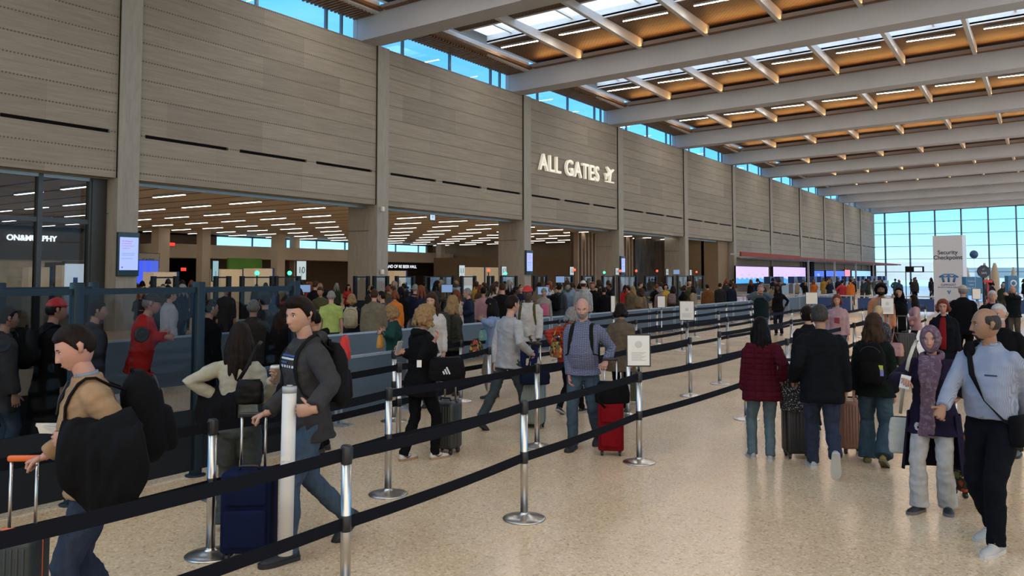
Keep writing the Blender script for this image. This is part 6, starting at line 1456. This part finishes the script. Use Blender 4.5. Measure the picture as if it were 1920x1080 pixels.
# ================================================================== kiosks and oddments on the right
M_KBL=mat('kiosk_blue',(.03,.13,.27),.5,0,.05,emis=.10); 
def kiosk(px,d,py_t,w_,label,round_=None):
    p=W(px,600,d); zt=W(px,py_t,d).z; o=empty('kiosk',(p.x,p.y,0),YAW,label=label,cat='kiosk')
    b=MB(); b.box(-w_/2,w_/2,-.12,.12,.95,zt); b.build('header_panel',[M_KBL],o)
    b=MB(); b.rbox(-w_*.4,w_*.4,-.2,.2,0,.98,.03); b.build('body',[M_LHOUS],o)
    b=MB(); b.box(-w_*.32,w_*.32,-.125,-.121,1.0,1.3); b.build('screen',[emit('kiosk_screen_light',(.25,.45,.75),.7)],o)
    return o,zt
M_PT=mat('pale_print',(.45,.55,.62),.6,0,0)
o,zt=kiosk(1820,28,519,.40,'blue check-in kiosk with pale printed lines right of the totem')
for q in range(3): text(('Check in','here','Bag drop')[q],.075,M_PT,'lettering',o,.002,M=face_M((0,-.124,zt-.15-.12*q),(0,-1,0)))
o,zt=kiosk(1836,31,520,.22,'slim blue kiosk beside the dark round sign')
o,zt=kiosk(1899,33,517,.42,'blue kiosk with a round white emblem at the right')
b=MB(); b.lathe([(.13,0),(.13,.006)],(0,0,0),24,0,face_M((0,-.124,zt-.3),(0,-1,0))); b.build('emblem',[M_PAPER],o); b=MB(); b.lathe([(.085,0),(.085,.004)],(0,0,0),20,0,face_M((0,-.131,zt-.3),(0,-1,0))); b.build('emblem_ring',[M_KBL],o)
p=W(1844,509,30); o=empty('round_sign',(p.x,p.y,0),YAW,label='dark navy round sign on a post above the kiosks',cat='sign')
b=MB(); b.lathe([(.235,-.03),(.245,0),(.235,.03)],(0,0,0),10,0,face_M((0,0,p.z),(0,-1,0)),False); b.build('disc',[mat('navy_sign',(.012,.022,.05),.5,0,.05)],o)
b=MB(); b.cyl((0,.02,0),(0,.02,p.z-.2),.03,10); b.build('post',[M_BLK],o)
text('SAFE',.10,M_PT,'lettering',o,.003,M=face_M((0,-.035,p.z-.06),(0,-1,0))); b=MB(); b.tube([(-.06,-.035,p.z+.06),(0,-.035,p.z+.12),(.06,-.035,p.z+.06),(-.06,-.035,p.z+.06)],.007,6); b.build('emblem',[M_PT],o)
p=W(1852,527,29.5); b=MB(); b.rbox(-.16,.16,-.04,.04,-.06,.04,.02); b.cyl((0,0,-p.z),(0,0,-.1),.03,8); tag(b.build('red_banner',[mat('red_sign',(.45,.03,.05),.5,0,.1)],None,p,YAW),'small red sign board under the dark round sign','sign')
p=W(1826,477,26); o=empty('balloon',p,label='dark blue balloon floating on a string right of the totem',cat='balloon')
b=MB(); b.ball((0,0,0),(.125,.125,.135),20,14); b.lathe([(.015,-.155),(.006,-.135)],(0,0,0),8); b.build('envelope',[mat('balloon_blue',(.02,.07,.16),.35,0,.03)],o)
b=MB(); b.tube([(0,0,-.15),(.02,0,-.8),(0,0,-p.z+1.0)],.005,5); b.build('string',[M_PT],o)
for px,py,d,w_,h_,lab in ((1815,501,60,.45,4.6,'slim beige rounded sculpture left of the kiosks'),(1849,493,60,.45,5.6,'beige rounded sculpture behind the dark round sign'),(1868,493,64,.62,5.6,'wide beige rounded sculpture right of the dark round sign'),(1903,501,58,.36,4.6,'narrow beige rounded sculpture near the right edge')):
    p=W(px,600,d); zt=W(px,py,d).z; b=MB(); b.lathe([(w_/2*.8,0),(w_/2,.8),(w_/2,zt*.55),(w_/2*.85,zt*.75),(w_/2*.5,zt*.92),(w_*.15,zt)],(0,0,0),20); tag(b.build('sculpture',[mat('beige_fabric',(.36,.31,.24),.8,0,.06)],None,(p.x,p.y,0)),lab,'sculpture')
p=W(1715,505,60); o=empty('hanging_board',p,YAW,label='small hanging sign with a white panel by the end glazing',cat='sign')
b=MB(); b.box(-.65,.65,-.1,.1,-.22,.22); b.build('housing',[M_DARK],o); b=MB(); b.box(-.1,.5,-.115,-.1,-.15,.15); b.build('face',[emit('pale_sign_light',(.5,.68,.85),.8)],o); b=MB(); b.box(-.69,-.65,-.03,.03,-p.z,.22); b.build('post',[M_DARK],o)
# distant apron: planes, buildings
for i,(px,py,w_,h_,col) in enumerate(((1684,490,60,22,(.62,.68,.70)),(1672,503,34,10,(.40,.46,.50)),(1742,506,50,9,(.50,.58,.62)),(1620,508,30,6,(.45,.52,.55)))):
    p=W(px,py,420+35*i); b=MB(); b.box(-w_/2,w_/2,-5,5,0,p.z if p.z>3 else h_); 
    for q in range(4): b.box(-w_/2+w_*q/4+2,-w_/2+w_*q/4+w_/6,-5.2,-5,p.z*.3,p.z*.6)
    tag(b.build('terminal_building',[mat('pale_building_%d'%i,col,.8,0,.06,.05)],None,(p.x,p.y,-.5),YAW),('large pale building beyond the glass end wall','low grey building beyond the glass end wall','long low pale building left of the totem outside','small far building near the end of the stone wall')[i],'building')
# small monitors near the lanes
for i,(px,py,d) in enumerate(((838,541,24),(572,541,25),(1050,524,30),(1018,545,24),(1268,510,40))):
    p=W(px,py,d); o=empty('lane_monitor',(p.x,p.y,0),YAW+.2,label=('small lit monitor left of the navy jacket','small lit monitor under lane sign ten','tall pale info board left of lane sign thirteen','small lit monitor by the third pier','bright vending screen in the sixth portal')[i],cat='screen')
    b=MB(); b.box(-.17,.17,-.02,.02,p.z-.12,p.z+.12); b.cyl((0,.03,0),(0,.03,p.z-.1),.02,8); b.build('stand',[M_BLK],o); b=MB(); b.box(-.16,.16,-.025,-.02,p.z-.11,p.z+.11); b.build('display',[emit('cool_monitor_light',(.2,.34,.6),.45)],o)
